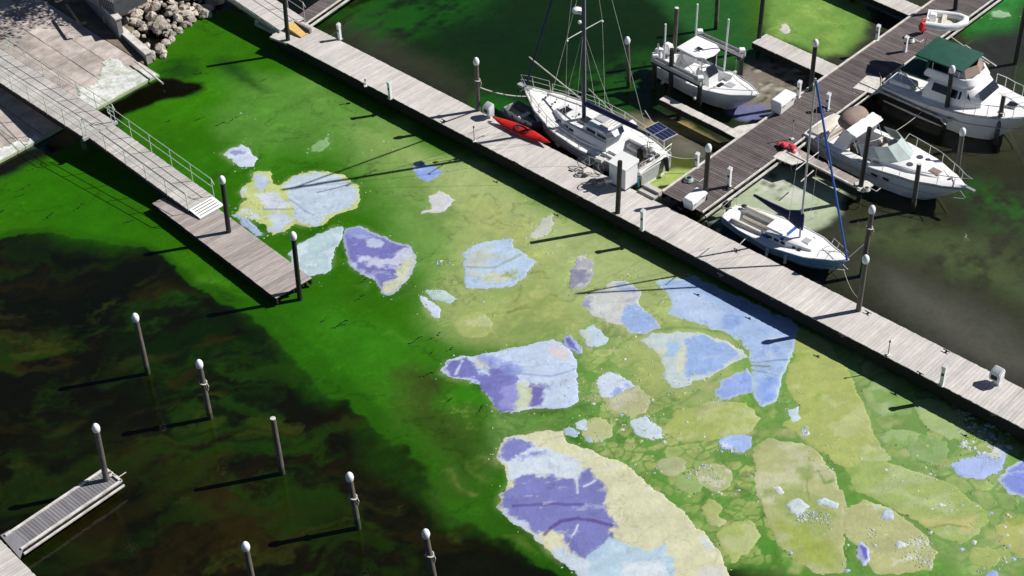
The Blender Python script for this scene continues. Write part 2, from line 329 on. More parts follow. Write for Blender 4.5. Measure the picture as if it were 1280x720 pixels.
YG = [(372, 92), (460, 140), (560, 190), (760, 290), (940, 385), (1300, 570), (1400, 760), (1010, 740), (930, 690), (900, 640), (860, 600), (780, 560), (740, 520), (742, 460), (700, 425), (640, 425), (575, 430), (545, 400), (525, 350), (500, 290), (462, 230), (440, 190), (395, 150)]
paint(YG, (104, 150, 66), 1.6, 1.2, 1, 1)
paint([(420, 150), (470, 150), (560, 195), (760, 300), (930, 385), (940, 400), (900, 520), (800, 520), (740, 440), (700, 420), (610, 424), (560, 400), (545, 330), (520, 280), (480, 230)], (158, 174, 110), 1.3, 1.2, .95, 1)
paint([(540, 200), (600, 215), (780, 310), (850, 350), (800, 400), (720, 400), (660, 300), (580, 290)], (162, 178, 118), .9, 1, .8, 1)
for p in ([(560, 245), (650, 260), (690, 330), (600, 300)], [(600, 370), (720, 370), (720, 415), (620, 420)], [(780, 425), (840, 470), (850, 520), (790, 500)]): paint(p, (170, 176, 104), .9, 1.2, .6, 1, mott=.5)
paint([(320, 84), (380, 100), (480, 140), (570, 250), (548, 335), (525, 330), (505, 285), (465, 262), (440, 215), (400, 190), (330, 190), (270, 170), (280, 120)], (92, 140, 58), 1.2, 1.5, .65, 1)
# greener open leads between the slabs
for p in ([(728, 430), (744, 432), (750, 500), (760, 560), (722, 530), (724, 470)], [(1000, 420), (1050, 425), (1150, 500), (1280, 600), (1280, 730), (1190, 720), (1060, 560), (1100, 590)], [(540, 510), (620, 520), (720, 515), (700, 540), (640, 545), (600, 600), (560, 600)],
          [(860, 550), (930, 570), (960, 700), (890, 640)]):
    paint(p, (122, 156, 88), .7, 1, .9, 1)
paint([(735, 420), (752, 470), (800, 540), (880, 620), (910, 690), (870, 660), (800, 590), (720, 545), (722, 470)], (92, 142, 58), .8, .9, .85, 1)
paint([(400, 380), (480, 400), (560, 440), (600, 500), (620, 520), (600, 580), (640, 660), (600, 640), (520, 560), (440, 460)], (54, 124, 18), 1.2, 1.3, .8, 1)
paint([(470, 470), (520, 440), (560, 470), (600, 500), (590, 560), (560, 620), (530, 570), (490, 530)], (60, 76, 26), 1.4, 1.6, .85, .9)
paint([(520, 520), (600, 510), (625, 560), (625, 640), (660, 680), (600, 650), (540, 600)], (44, 84, 14), 1., 1.2, .8, 1)
paint([(530, 500), (590, 500), (600, 540), (560, 560), (530, 540)], (50, 66, 22), .9, 1.2, .7, .9, mott=.5)
paint([(510, 450), (545, 460), (560, 480), (530, 480)], (50, 52, 24), .8, 1, .7, .9)
paint([(546, 488), (600, 478), (610, 505), (550, 520)], (56, 132, 20), .8, .8, .9, 1)
for p in ([(190, 78), (240, 70), (250, 95), (200, 100)], [(270, 74), (312, 80), (330, 112), (290, 100)]): paint(p, (22, 62, 8), .8, 1.2, .85, .8)
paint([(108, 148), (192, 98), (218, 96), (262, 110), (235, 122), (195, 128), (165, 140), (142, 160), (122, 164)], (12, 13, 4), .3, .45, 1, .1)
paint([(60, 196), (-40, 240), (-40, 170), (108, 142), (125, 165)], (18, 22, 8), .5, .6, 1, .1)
paint([(20, 172), (60, 165), (66, 176), (40, 186), (20, 186)], (44, 72, 80), .3, .3, .9, .8)
paint([(268, -20), (330, -20), (355, 30), (318, 18), (288, 6)], (20, 26, 10), .5, .6, 1, 0)
paint([(296, -6), (306, 0), (320, 16), (328, 26), (318, 26), (298, 8)], (110, 142, 52), .2, .2, 1, 1)
# drawn-out wakes and swirls
for k in range(70):
    a, b = random.uniform(180, 620), random.uniform(90, 520); L_ = random.uniform(15, 60); s = random.choice([-.5, -.3, .2, .5, .7])
    if b > 300+a*.35 or b < -90+a*.5: continue
    paint([(a, b), (a+L_, b+L_*s), (a+L_*1.2, b+L_*s+3), (a+L_*.3, b+6)], random.choice([(66, 142, 28), (34, 98, 10), (104, 158, 60), (40, 112, 14)]), .5, 1.4, .38, 1, mott=.7)
for k in range(60):
    a, b = random.uniform(540, 1260), random.uniform(240, 700); L_ = random.uniform(10, 45); s = random.choice([-.4, .3, .6])
    if b < -40+a*.52 or b < 690-a*.45: continue
    paint([(a, b), (a+L_, b+L_*s), (a+L_*1.1, b+L_*s+3), (a+L_*.3, b+5)], random.choice([(166, 174, 96), (108, 146, 54), (128, 150, 66), (176, 178, 110)]), .3, 1.0, .5, 1, mott=.7)
for pts, wd in [([(985, 545), (1010, 556), (1040, 580), (1060, 592)], 3.2), ([(1056, 585), (1052, 610), (1057, 660), (1058, 720)], 4.5), ([(1058, 592), (1100, 622), (1150, 655), (1190, 680)], 3.), ([(1066, 585), (1085, 566), (1120, 572)], 2.2), ([(735, 560), (800, 420), (760, 440)], 0), ([(762, 445), (782, 424), (812, 414), (860, 410), (905, 413), (932, 440), (942, 480), (948, 520), (985, 545)], 2.6), ([(820, 520), (850, 505), (880, 485), (900, 470)], 3.2), ([(720, 440), (740, 470), (736, 520)], 4),
                ([(1075, 510), (1040, 560), (1035, 580)], 1.2), ([(640, 225), (652, 262), (690, 300)], 0)]:
    if wd:
        up = [(a, b-wd*.6) for a, b in pts]; dn = [(a, b+wd*.6) for a, b in reversed(pts)]
        paint(up+dn, (112, 148, 80), .12, .25, .9, 1)
# cracked mosaic: the crust has broken into rounded cells with green leads between
def mosaic(px, size, c1, c2, lead, op, seed, cover=.15, soft=.8):
    P = wpoly(px, 0, 1); A = np.array(P)
    i0, i1 = max(0, int((A[:, 0].min()-1-GX0)/GS)), min(nx, int((A[:, 0].max()+1-GX0)/GS)+1); j0, j1 = max(0, int((A[:, 1].min()-1-GY0)/GS)), min(ny, int((A[:, 1].max()+1-GY0)/GS)+1)
    s = (slice(j0, j1), slice(i0, i1)); x = X[s]+n1[s]*.9+n3[s]*.35; y = Y[s]+n2[s]*.9+n3[s]*.3; r_ = np.random.default_rng(seed)
    T = r_.random((64, 64, 3)); gx, gy = x/size, y/size/.85; xi, yi = np.floor(gx).astype(int), np.floor(gy).astype(int); F1 = np.full(x.shape, 9.); F2 = F1.copy(); ID = np.zeros(x.shape)
    for a in (-1, 0, 1):
        for b in (-1, 0, 1):
            t = T[(xi+a) % 64, (yi+b) % 64]; dd = np.hypot(xi+a+t[..., 0]*.9-gx, yi+b+t[..., 1]*.9-gy)*(.75+.5*t[..., 2]); n_ = dd < F1; F2 = np.where(n_, F1, np.minimum(F2, dd)); ID = np.where(n_, t[..., 2], ID); F1 = np.where(n_, dd, F1)
    m_ = (1-sstep(-soft, soft, sdf(X[s], Y[s], P)+n1[s]*2))*op
    on_ = sstep(cover-.05, cover+.05, ID+n5[s]*.6); cell = sstep(.07, .16, F2-F1)*on_; tint = (ID*7.3) % 1
    cc = alb(c1)*(1-tint[..., None])+alb(c2)*tint[..., None]; cc = cc*(1+.35*(sstep(.1, .5, F1)-.5)*((ID*13.7) % 1))[..., None]
    a = (m_*cell)[..., None]; col[s] = col[s]*(1-a)+cc*a; a = (m_*(1-cell)*.75)[..., None]; col[s] = col[s]*(1-a)+alb(lead)*a
mosaic([(730, 425), (760, 405), (830, 500), (960, 540), (960, 640), (935, 705), (900, 690), (850, 620), (760, 570), (735, 530)], .62, (164, 176, 110), (148, 166, 98), (104, 148, 70), .92, 3, .22)
mosaic([(1060, 430), (1290, 560), (1290, 720), (1190, 715), (1240, 640), (1120, 570), (1075, 500)], .9, (160, 174, 112), (140, 166, 98), (116, 152, 84), .85, 5, .12)
mosaic([(960, 480), (1010, 500), (1020, 560), (960, 560)], .4, (170, 180, 120), (160, 174, 110), (116, 152, 84), .8, 9, .2)
mosaic([(560, 360), (720, 330), (740, 420), (620, 425), (560, 400)], .8, (166, 176, 110), (154, 168, 104), (134, 158, 84), .45, 12, .4, 1.2)
mosaic([(540, 500), (620, 520), (740, 520), (720, 540), (600, 540)], .4, (120, 150, 60), (90, 136, 40), (70, 126, 30), .6, 15, .6)
mosaic([(850, 600), (900, 650), (905, 700), (960, 712), (985, 690), (950, 600)], .5, (160, 174, 100), (140, 164, 90), (80, 136, 50), .9, 21, .4)
# thin filaments where wind rows gather
q_ = np.abs(fbm(X+n1*3, (Y+n2*3)*1.4, .22, 6, off=210)); fl_ = (1-sstep(.0, .016, q_))*film; col = col*(1-.28*fl_[..., None])
q_ = np.abs(fbm(X+n2*4, (Y+n1*2)*1.2, .3, 6, off=320)); fl_ = (1-sstep(.0, .012, q_))*film; col = col*(1+.22*fl_[..., None])
# many small bloom cells of their own tint
for k in range(420):
    a, b = random.uniform(560, 1290), random.uniform(250, 715)
    if b < -75+a*.53 or b < 660-a*.45 or (a < 735 and b > 430): continue
    if b < 400 and random.random() < .7: continue
    r = random.uniform(2, 11)*(1 if b > 480 else .6); q = [(a+r*math.cos(t)*random.uniform(.7, 1.3), b+r*.62*math.sin(t)*random.uniform(.7, 1.3)) for t in np.linspace(0, 5.4, 7)]
    paint(q, random.choice([(162, 174, 108), (150, 170, 100), (172, 178, 126), (140, 166, 94), (160, 170, 112), (116, 154, 82)]), .12, .25, .75, 1)
col *= (1+.30*n3+.26*n5*film+.2*n4+.12*fbm(X, Y, 5, 3, off=33))[..., None]
col = np.clip(col, .001, .9)
# ------------------------------------------------------------------ floating algae mats: each crust is a thing with its own outline and thickness
crust = mat('dried_algae_crust', (0, 0, 0), .75, .07, 6, .010, attr='Col', spec=.25, bscale=7, coord='Object')
WH, PU, BL, CR, YG_, SL = (198, 210, 228), (108, 112, 178), (156, 180, 222), (198, 204, 172), (164, 175, 110), (164, 175, 106)
AM = 'algae_mat'; flakes = []
def mat_thing(name, label, px, base, zones=(), z=.014, rough=.13, grow=.05, cell=.048, cat='algae mat', group=None, patch=None, rim=None, cracks=()):
    P = np.array(wpoly(px, z, 0))
    if name == AM: paint([tuple(q) for q in P], (168, 182, 124), .28, .3, .42, 1, mott=.3, world=True)
    x0, y0 = P.min(0)-.6; x1, y1 = P.max(0)+.6
    gx, gy = np.meshgrid(np.arange(x0, x1, cell), np.arange(y0, y1, cell)); of = x0*3.1
    w1 = fbm(gx, gy, .9, 5, off=of); w2 = fbm(gx, gy, .9, 5, off=of+40); w3 = fbm(gx, gy, 3.2, 4, off=of); w4 = fbm(gx, gy, 1.1, 6, off=of+200, g=.75)
    d = sdf(gx+w1*rough*3, gy+w2*rough*3, list(P))+w3*rough*2.0+w4*rough*1.6-grow
    inside = d < 0
    k = inside[:-1, :-1] | inside[1:, :-1] | inside[:-1, 1:] | inside[1:, 1:]
    # draw the border points in onto the outline
    gyd, gxd = np.gradient(d, cell); gn = np.sqrt(gxd**2+gyd**2)+1e-6; out = np.clip(d, 0, cell*1.2)*(d > 0)
    vx = gx-gxd/gn*out/np.maximum(gn, .6); vy = gy-gyd/gn*out/np.maximum(gn, .6)
    edge = sstep(0, .16, -d); hz = z*(.25+.75*edge)+z*(w3*.8+fbm(gx, gy, 7, 3, off=of)*.5)*edge
    hz = np.where(d >= 0, -.004, hz)
    c = np.zeros(gx.shape+(3,)); c[:] = alb(base)
    if patch:
        for pc, sc_, th in patch:
            a = sstep(th, th+.12, fbm(gx+w1, (gy+w2)*1.3, sc_, 5, off=of+70+sc_*9))[..., None]*.85; c = c*(1-a)+alb(pc)*a
    for zn in zones:
        zp, zc = zn[0], zn[1]; sf = zn[2] if len(zn) > 2 else .10; op = zn[3] if len(zn) > 3 else .95
        e = sdf(gx+w1*.6, gy+w2*.6, wpoly(zp, z, 0))+w3*.35+w4*.9; a = ((1-sstep(-sf, sf, e))*op)[..., None]; c = c*(1-a)+alb(zc)*a
    if rim:
        a = (1-sstep(.08, .22, -d+w3*.15))[..., None]*.8; c = c*(1-a)+alb(rim)*a
    for pts, cc, wd in cracks:
        q = [np.array(W(a_, b_, z)[:2]) for a_, b_ in pts]; dd = np.full(gx.shape, 9.)
        for a_, b_ in zip(q[:-1], q[1:]):
            ee = b_-a_; t = np.clip(((gx-a_[0])*ee[0]+(gy-a_[1])*ee[1])/(ee@ee), 0, 1); dd = np.minimum(dd, np.hypot(gx+w1*.25-a_[0]-t*ee[0], gy+w2*.25-a_[1]-t*ee[1]))
        a = (1-sstep(wd*.4, wd, dd))[..., None]*.8; c = c*(1-a)+alb(cc)*a
    st = fbm(gx*.8+gy*.3, gy*2.2-gx*.6, 1.2, 5, off=of+11)
    vein = (1-sstep(0, .02, np.abs(fbm(gx+w1, gy+w2, .8, 5, off=of+300))))*.20
    ice = sstep(.14, .20, fbm(gx*.7+gy*.4, gy*1.9-gx*.5, .9, 6, off=of+400, g=.7))[..., None]*.30
    if name == AM: c = c*(1-ice)+alb((206, 214, 220))*ice
    c = c*(1-vein*(1 if name == AM else .4))[..., None]
    c = np.clip(c*(1.04+.20*w3+.30*st+.15*w4)[..., None], .002, .85)
    if name == AM:
        for _ in range(int(6+len(P)*1.3)):
            i_ = random.randrange(len(P)); t_ = random.random(); q_ = P[i_]*(1-t_)+P[(i_+1) % len(P)]*t_; o_ = q_-P.mean(0); o_ = o_/max(.1, np.hypot(*o_)); q_ = q_+o_*random.uniform(.12, .12+.9*random.random()**2); flakes.append((q_[0]+random.gauss(0, .1), q_[1]+random.gauss(0, .1), random.uniform(.02, .07), base))
    vid = np.full(gx.shape, -1); used = np.zeros(gx.shape, bool)
    for s0, s1 in ((0, 0), (1, 0), (0, 1), (1, 1)): used[s0:k.shape[0]+s0, s1:k.shape[1]+s1] |= k
    vid[used] = np.arange(used.sum())
    jj, ii = np.nonzero(k); Q = np.stack([vid[jj, ii], vid[jj, ii+1], vid[jj+1, ii+1], vid[jj+1, ii]], -1)
    cx, cy = P.mean(0); V = np.stack([vx[used]-cx, vy[used]-cy, hz[used]], -1)
    me = grid_mesh(name, V, Q); set_col(me, 'Col', c[used]); me.materials.append(crust); me.shade_smooth()
    o = bpy.data.objects.new(name, me); C.objects.link(o); o.location = (cx, cy, 0); return tag(o, label, cat, group)
def blob(a, b, rx, ry, n=9, j=.2):
    return [(a+rx*math.cos(t)*random.uniform(1-j, 1+j), b+ry*math.sin(t)*random.uniform(1-j, 1+j)) for t in [2*math.pi*k/n for k in range(n)]]
AM = 'algae_mat'; SB = 'bloom_patch'
mat_thing(AM, 'small ice blue mat with a violet smear, farthest toward the boat ramp', [(279, 192), (290, 184), (302, 180), (312, 186), (320, 198), (318, 206), (303, 208), (287, 201)], WH, [([(285, 190), (302, 184), (310, 194), (290, 196)], (140, 148, 200))])
mat_thing(AM, 'broad cream and ice blue cluster of fused mats beyond the floating dock', [(299, 240), (305, 232), (316, 226), (317, 214), (338, 213), (343, 229), (352, 231), (365, 221), (385, 215), (410, 215), (430, 221), (447, 233), (450, 250), (445, 261), (415, 270), (402, 280), (385, 284), (368, 279), (358, 289), (342, 291), (333, 281), (318, 275), (298, 268), (302, 255), (310, 248)], (186, 196, 126),
          [([(358, 235), (372, 220), (395, 216), (425, 222), (444, 236), (446, 254), (432, 264), (408, 270), (392, 282), (370, 276), (362, 258)], (188, 204, 224)), ([(318, 216), (337, 215), (340, 232), (328, 238), (317, 230)], (178, 194, 220)), ([(326, 244), (345, 240), (362, 258), (350, 266), (328, 262)], (200, 208, 222)), ([(334, 268), (358, 264), (366, 276), (350, 290), (338, 288)], (190, 202, 222)), ([(300, 236), (312, 234), (312, 243), (302, 243)], WH), ([(302, 262), (316, 264), (330, 274), (318, 274)], WH)],
          cracks=[([(395, 240), (415, 237), (445, 228)], (112, 122, 160), .09), ([(362, 250), (378, 262), (392, 268)], (150, 160, 190), .08), ([(330, 262), (365, 262)], (140, 150, 140), .1)])
mat_thing(AM, 'thin grey blue strip tucked along the far edge of the floating dock', [(293, 267), (303, 270), (318, 280), (330, 293), (322, 294), (305, 282)], (160, 178, 208))
mat_thing(AM, 'pale teal shark fin shaped mat beside the pile at the dock end', [(360, 318), (372, 304), (392, 298), (408, 290), (418, 283), (427, 284), (424, 300), (415, 315), (416, 335), (405, 342), (392, 344), (376, 346), (366, 334)], (172, 196, 204), patch=[((200, 214, 224), 1.2, .02)])
mat_thing(AM, 'violet and white streaked mat with a cream tail, right of the shark fin mat', [(430, 296), (436, 286), (450, 284), (470, 292), (490, 301), (515, 307), (518, 322), (512, 345), (500, 360), (487, 368), (479, 366), (474, 354), (468, 346), (450, 342), (438, 334), (433, 316)], (116, 116, 182),
          [([(462, 298), (480, 302), (476, 312), (462, 308)], (186, 196, 224)), ([(448, 322), (480, 326), (500, 318), (516, 306), (516, 320), (495, 332), (474, 334), (448, 328)], (196, 202, 224), .12), ([(484, 352), (500, 332), (516, 322), (512, 346), (500, 362), (484, 367), (480, 360)], (200, 206, 176)), ([(434, 330), (452, 336), (470, 346), (450, 342)], (186, 196, 224)), ([(434, 288), (450, 286), (466, 294), (440, 300)], (140, 152, 208))], rim=(168, 182, 196))
mat_thing(AM, 'little cornflower blue mat crossed by the long mast shadow', [(516, 207), (525, 203), (540, 207), (553, 213), (549, 222), (535, 225), (522, 219)], (140, 164, 220), [([(516, 206), (526, 203), (530, 210), (520, 213)], WH)])
mat_thing(AM, 'ragged white scrap shaped like a bird near the middle of the bloom', [(530, 266), (541, 258), (538, 246), (549, 239), (562, 241), (567, 249), (560, 260), (547, 265)], (204, 206, 208), rough=.16)
mat_thing(AM, 'five sided white mat striped with cream bands', [(577, 315), (592, 307), (617, 300), (640, 298), (642, 309), (652, 317), (668, 328), (660, 340), (650, 352), (640, 358), (602, 358), (584, 360), (583, 345), (579, 330)], (176, 198, 222),
          [([(580, 318), (618, 304), (622, 318), (640, 320), (600, 332), (582, 332)], (186, 192, 176), .2, .8), ([(585, 342), (620, 340), (646, 346), (632, 352), (600, 348)], (196, 198, 164), .15, .8), ([(630, 344), (648, 330), (652, 340), (644, 352)], (156, 168, 96), .15)], cracks=[([(583, 334), (620, 334), (650, 318)], (150, 168, 150), .12)])
mat_thing(AM, 'slim white crescent mat on the green beside the spotted yellow disc', [(527, 371), (534, 372), (549, 388), (549, 396), (539, 394), (531, 384)], WH)
mat_thing(AM, 'narrow pale wisp just above the slim crescent mat', [(534, 364), (552, 364), (571, 372), (560, 378), (545, 373)], (176, 200, 196))
mat_thing(AM, 'faint white lozenge close under the middle of the main pier', [(663, 295), (668, 285), (680, 273), (688, 268), (691, 279), (682, 293), (672, 297)], (190, 196, 182), rough=.14)
mat_thing(AM, 'oval lilac grey mat standing alone left of the blue mats', [(713, 358), (714, 336), (722, 321), (732, 318), (740, 328), (738, 345), (731, 359), (720, 361)], (164, 166, 176), [([(716, 336), (730, 336), (728, 354), (716, 356)], (134, 136, 160), .25)], patch=[((200, 202, 190), 1.5, .0)], rough=.13)
mat_thing(AM, 'crumpled grey white mat with a blue lower corner', [(729, 378), (735, 368), (758, 362), (768, 350), (785, 352), (797, 362), (800, 378), (810, 394), (824, 408), (802, 415), (785, 417), (775, 405), (757, 400), (740, 392)], (196, 200, 198),
          [([(778, 402), (782, 386), (798, 380), (810, 394), (820, 408), (800, 415), (786, 416)], (148, 176, 222)), ([(764, 352), (785, 352), (796, 362), (780, 364)], (160, 176, 212)), ([(730, 376), (740, 370), (742, 388), (734, 384)], (150, 150, 180))], patch=[((168, 172, 196), 1.3, .04)], rough=.15)
mat_thing(AM, 'largest blue mat, a long curved sheet running under the pier shadow', [(823, 352), (840, 348), (870, 346), (900, 360), (936, 376), (966, 390), (990, 400), (997, 412), (993, 432), (985, 456), (978, 476), (970, 500), (956, 507), (946, 500), (943, 480), (940, 455), (935, 438), (925, 425), (905, 412), (888, 408), (870, 401), (850, 398), (837, 392), (841, 380), (835, 366), (826, 359)], (160, 184, 222),
          [([(838, 366), (856, 360), (900, 385), (900, 404), (860, 398), (838, 392)], (182, 200, 228), .3, .7), ([(960, 415), (970, 416), (966, 445), (958, 440)], (186, 206, 226), .2, .7), ([(945, 478), (970, 470), (968, 500), (954, 506)], (132, 160, 222), .2)], patch=[((140, 166, 220), .7, .06)], rim=(178, 200, 208),
          cracks=[([(940, 452), (985, 450)], (110, 140, 170), .07), ([(940, 462), (958, 466), (980, 472)], (120, 140, 170), .06), ([(940, 456), (962, 458)], (110, 140, 70), .09)])
mat_thing(AM, 'leaf shaped mat fading from cream to blue, inside the curve of the largest blue mat', [(800, 425), (815, 416), (850, 415), (880, 418), (910, 428), (928, 436), (933, 445), (915, 455), (900, 462), (885, 470), (864, 474), (850, 484), (838, 481), (829, 470), (832, 455), (820, 440)], (186, 200, 202),
          [([(855, 424), (880, 420), (910, 430), (930, 442), (905, 458), (880, 468), (856, 470), (850, 452), (858, 440)], (146, 174, 222)), ([(826, 430), (842, 426), (850, 434), (842, 446), (830, 442)], (160, 192, 224)), ([(846, 442), (856, 434), (852, 465), (846, 462)], (206, 210, 186), .15)], patch=[((200, 206, 178), 1.1, .08)])
mat_thing(AM, 'triangular periwinkle mat under the tip of the leaf shaped one', [(893, 491), (905, 475), (920, 465), (935, 458), (942, 470), (944, 490), (930, 494), (910, 498), (897, 497)], (144, 166, 222), rim=(170, 190, 200))
mat_thing(AM, 'wedge shaped mat, violet at its left point and icy on the right', [(550, 464), (560, 450), (575, 446), (600, 445), (625, 439), (660, 433), (690, 425), (702, 430), (715, 440), (718, 470), (723, 490), (722, 502), (705, 510), (680, 510), (640, 514), (625, 513), (612, 500), (600, 480), (585, 476), (565, 472)], (188, 204, 228),
          [([(553, 463), (562, 450), (585, 448), (600, 460), (612, 462), (616, 452), (632, 456), (640, 470), (646, 490), (645, 512), (626, 512), (610, 498), (598, 478), (570, 472)], (108, 108, 178)), ([(622, 478), (650, 482), (646, 510), (626, 508)], (146, 146, 206), .15), ([(662, 478), (680, 484), (676, 508), (658, 508)], (106, 96, 168)), ([(648, 480), (658, 478), (658, 510), (646, 512)], (196, 206, 176), .12),
           ([(598, 448), (612, 450), (608, 460), (594, 458)], (196, 200, 196), .12), ([(600, 447), (630, 446), (650, 458), (640, 468), (620, 458)], (136, 150, 214), .2, .8), ([(690, 432), (712, 440), (712, 452), (688, 446)], (206, 200, 204), .15)], cracks=[([(570, 468), (578, 452)], WH, .1), ([(640, 466), (690, 470), (715, 462)], (150, 164, 206), .1)])
mat_thing(AM, 'white triangular crust lying on a tan disc of bloom', [(744, 480), (750, 470), (762, 465), (776, 471), (793, 482), (780, 489), (764, 498), (750, 494)], WH, [([(760, 492), (780, 480), (792, 482), (770, 494)], (150, 172, 226))])
mat_thing(AM, 'small white kite shaped mat between the wedge and the grey white mat', [(724, 412), (742, 406), (750, 412), (760, 425), (748, 433), (734, 430)], (184, 204, 220), [([(722, 410), (735, 408), (734, 424)], CR)])
mat_thing(AM, 'tiny dark violet sliver off the top right corner of the wedge mat', [(703, 423), (710, 420), (722, 430), (728, 441), (722, 442), (710, 434)], (104, 104, 184), rim=(176, 190, 214))
mat_thing(AM, 'white arrowhead mat below the tan disc', [(787, 528), (804, 524), (818, 530), (828, 549), (812, 548), (796, 541)], (192, 208, 218))
mat_thing(AM, 'sky blue oblong mat right of the white arrowhead', [(897, 550), (905, 545), (925, 543), (940, 546), (940, 560), (930, 566), (912, 564), (899, 559)], (158, 182, 228), [([(897, 550), (914, 546), (914, 562), (900, 559)], WH)])
mat_thing(AM, 'small frosted scrap left of the round tan disc', [(702, 536), (712, 532), (722, 539), (716, 544), (706, 543)], (164, 186, 204))
mat_thing(AM, 'small square white scrap touching the round tan disc', [(721, 529), (729, 525), (738, 535), (732, 541), (724, 537)], (196, 212, 224))
mat_thing(AM, 'tiny frosted button just under the two small scraps', blob(738, 549, 5, 5, 7), (166, 182, 190))
mat_thing(AM, 'biggest mat of all, violet centre with a broad cream flank at the bottom edge', [(622, 560), (630, 547), (650, 544), (668, 538), (700, 539), (711, 553), (745, 568), (780, 580), (800, 597), (832, 620), (860, 650), (885, 670), (905, 700), (913, 725), (905, 745), (745, 745), (732, 722), (700, 700), (680, 684), (660, 665), (640, 650), (622, 633), (628, 615), (637, 600), (632, 585), (622, 575)], (206, 206, 172),
          [([(622, 560), (630, 546), (655, 545), (690, 560), (712, 572), (735, 590), (725, 602), (690, 596), (636, 602), (632, 585), (622, 574)], (198, 212, 226)), ([(624, 560), (630, 549), (655, 547), (675, 556), (655, 566), (635, 578), (623, 572)], (122, 124, 190)), ([(655, 566), (690, 562), (680, 568), (650, 572)], (140, 150, 206), .12),
           ([(625, 632), (630, 612), (640, 600), (690, 594), (716, 596), (722, 606), (732, 586), (742, 594), (754, 612), (768, 650), (772, 672), (755, 690), (738, 698), (712, 685), (690, 668), (664, 664), (640, 648)], (112, 116, 184)), ([(745, 688), (768, 676), (800, 680), (830, 678), (846, 700), (850, 745), (742, 745), (740, 705)], (176, 202, 222)), ([(780, 700), (830, 695), (845, 745), (770, 745)], (206, 216, 224)), ([(625, 634), (664, 666), (700, 684), (738, 704), (740, 730), (700, 702), (660, 668)], (192, 206, 222)),
           ([(878, 672), (890, 676), (892, 690), (882, 688)], (200, 210, 222), .12), ([(880, 712), (908, 706), (910, 740), (876, 740)], (206, 208, 206), .3, .8)], rim=None,
          cracks=[([(641, 632), (700, 631), (726, 630)], (88, 80, 150), .12), ([(680, 668), (700, 652), (724, 648), (765, 656)], (84, 66, 136), .14), ([(719, 598), (722, 616)], WH, .09), ([(706, 684), (720, 664), (724, 656)], WH, .07), ([(730, 608), (744, 600)], WH, .08)])
mat_thing(AM, 'pale blue mat with white crumbs, near the shadow at the lower right', [(1188, 582), (1200, 575), (1215, 570), (1236, 564), (1240, 556), (1254, 555), (1256, 575), (1245, 592), (1225, 598), (1206, 595)], (166, 184, 228), [([(1212, 562), (1240, 552), (1256, 556), (1250, 574), (1230, 566)], (206, 210, 200))])
mat_thing(AM, 'deep periwinkle mat cut by the right edge of the picture', [(1247, 600), (1258, 588), (1285, 570), (1302, 600), (1290, 622), (1262, 614)], (126, 142, 214), rim=(190, 206, 216))
mat_thing(AM, 'little violet egg with a white rim on the crumb covered slab', [(1069, 682), (1076, 678), (1086, 686), (1087, 698), (1078, 704), (1070, 694)], (98, 96, 186), rim=(196, 206, 220), z=.05)
mat_thing(AM, 'small upright white scrap below the end of the largest blue mat', [(984, 514), (997, 510), (1001, 526), (990, 531)], (190, 210, 222))
mat_thing(AM, 'white crumbly patch in the middle of the tall olive slab', blob(998, 631, 11, 9, 8, .3), (200, 212, 214), z=.05, rough=.14)
mat_thing(AM, 'thin white bar on the right part of the tall olive slab', [(1018, 625), (1030, 622), (1048, 629), (1046, 634), (1026, 631)], (196, 212, 222), z=.05)
mat_thing(AM, 'frosted pebble on the left of the tall olive slab', blob(972, 611, 5.5, 4.5, 7), (204, 210, 208), z=.05)
mat_thing(AM, 'frosted pebble at the upper left of the crumb covered slab', blob(1111, 643, 6, 5, 7), (186, 200, 216), z=.05)
mat_thing(AM, 'frosted pebble at the centre of the crumb covered slab', blob(1126, 679, 5, 4.5, 7), (200, 210, 214), z=.05)
mat_thing(AM, 'thin ice chip on the long pointed slab', [(1167, 629), (1176, 627), (1183, 630), (1175, 632)], (200, 214, 206), z=.05, cell=.04)
mat_thing(AM, 'blue chip at the bottom right corner of the picture', blob(1243, 720, 6, 7, 7), (150, 170, 224))
mat_thing(AM, 'dull green grey flake north of the fused cluster', [(387, 183), (396, 176), (408, 171), (412, 178), (402, 188), (392, 188)], (124, 166, 108), rough=.14)
mat_thing(AM, 'white scrap floating in the slip behind the fishing boat', blob(982, 36, 7, 5, 8, .3), (206, 206, 200))
mat_thing(AM, 'grey green raft floating beyond the cabin cruiser', [(1240, 16), (1250, 13), (1262, 16), (1264, 20), (1252, 22), (1242, 20)], (150, 184, 150))
# yellow and olive slabs of thick bloom
def slab(label, px, base=SL, **k):
    base = tuple(min(255, v+d_) for v, d_ in zip(base, (5, 5, 20))); k.setdefault('patch', [(tuple(min(255, v+q) for v, q in zip(base, (16, 12, 30))), .8, .06), (tuple(v+q for v, q in zip(base, (-26, -14, -30))), .5, .12)])
    return mat_thing(SB, label, px, base, z=.012, cell=.07, rough=.13, grow=.12, cat='bloom patch', **k)
slab('tall smooth olive slab reaching down from the pier shadow', [(996, 412), (1012, 414), (1030, 425), (1050, 450), (1066, 480), (1078, 515), (1098, 560), (1100, 572), (1082, 578), (1062, 584), (1040, 572), (1010, 548), (985, 532), (1001, 510), (985, 480), (994, 445)], (160, 172, 82))
slab('tall olive slab dotted with white crust near the bottom', [(945, 562), (965, 550), (990, 553), (1020, 568), (1042, 592), (1052, 620), (1054, 700), (1050, 712), (1030, 717), (1000, 705), (985, 690), (965, 660), (950, 622), (943, 590)], (166, 172, 104), zones=[([(965, 650), (1000, 652), (1040, 680), (1052, 700), (1040, 714), (1000, 704)], (152, 168, 76), .5)], cracks=[([(1012, 572), (1010, 600), (1012, 625)], (130, 150, 80), .06), ([(1024, 590), (1032, 604), (1042, 600)], (110, 140, 70), .1)])
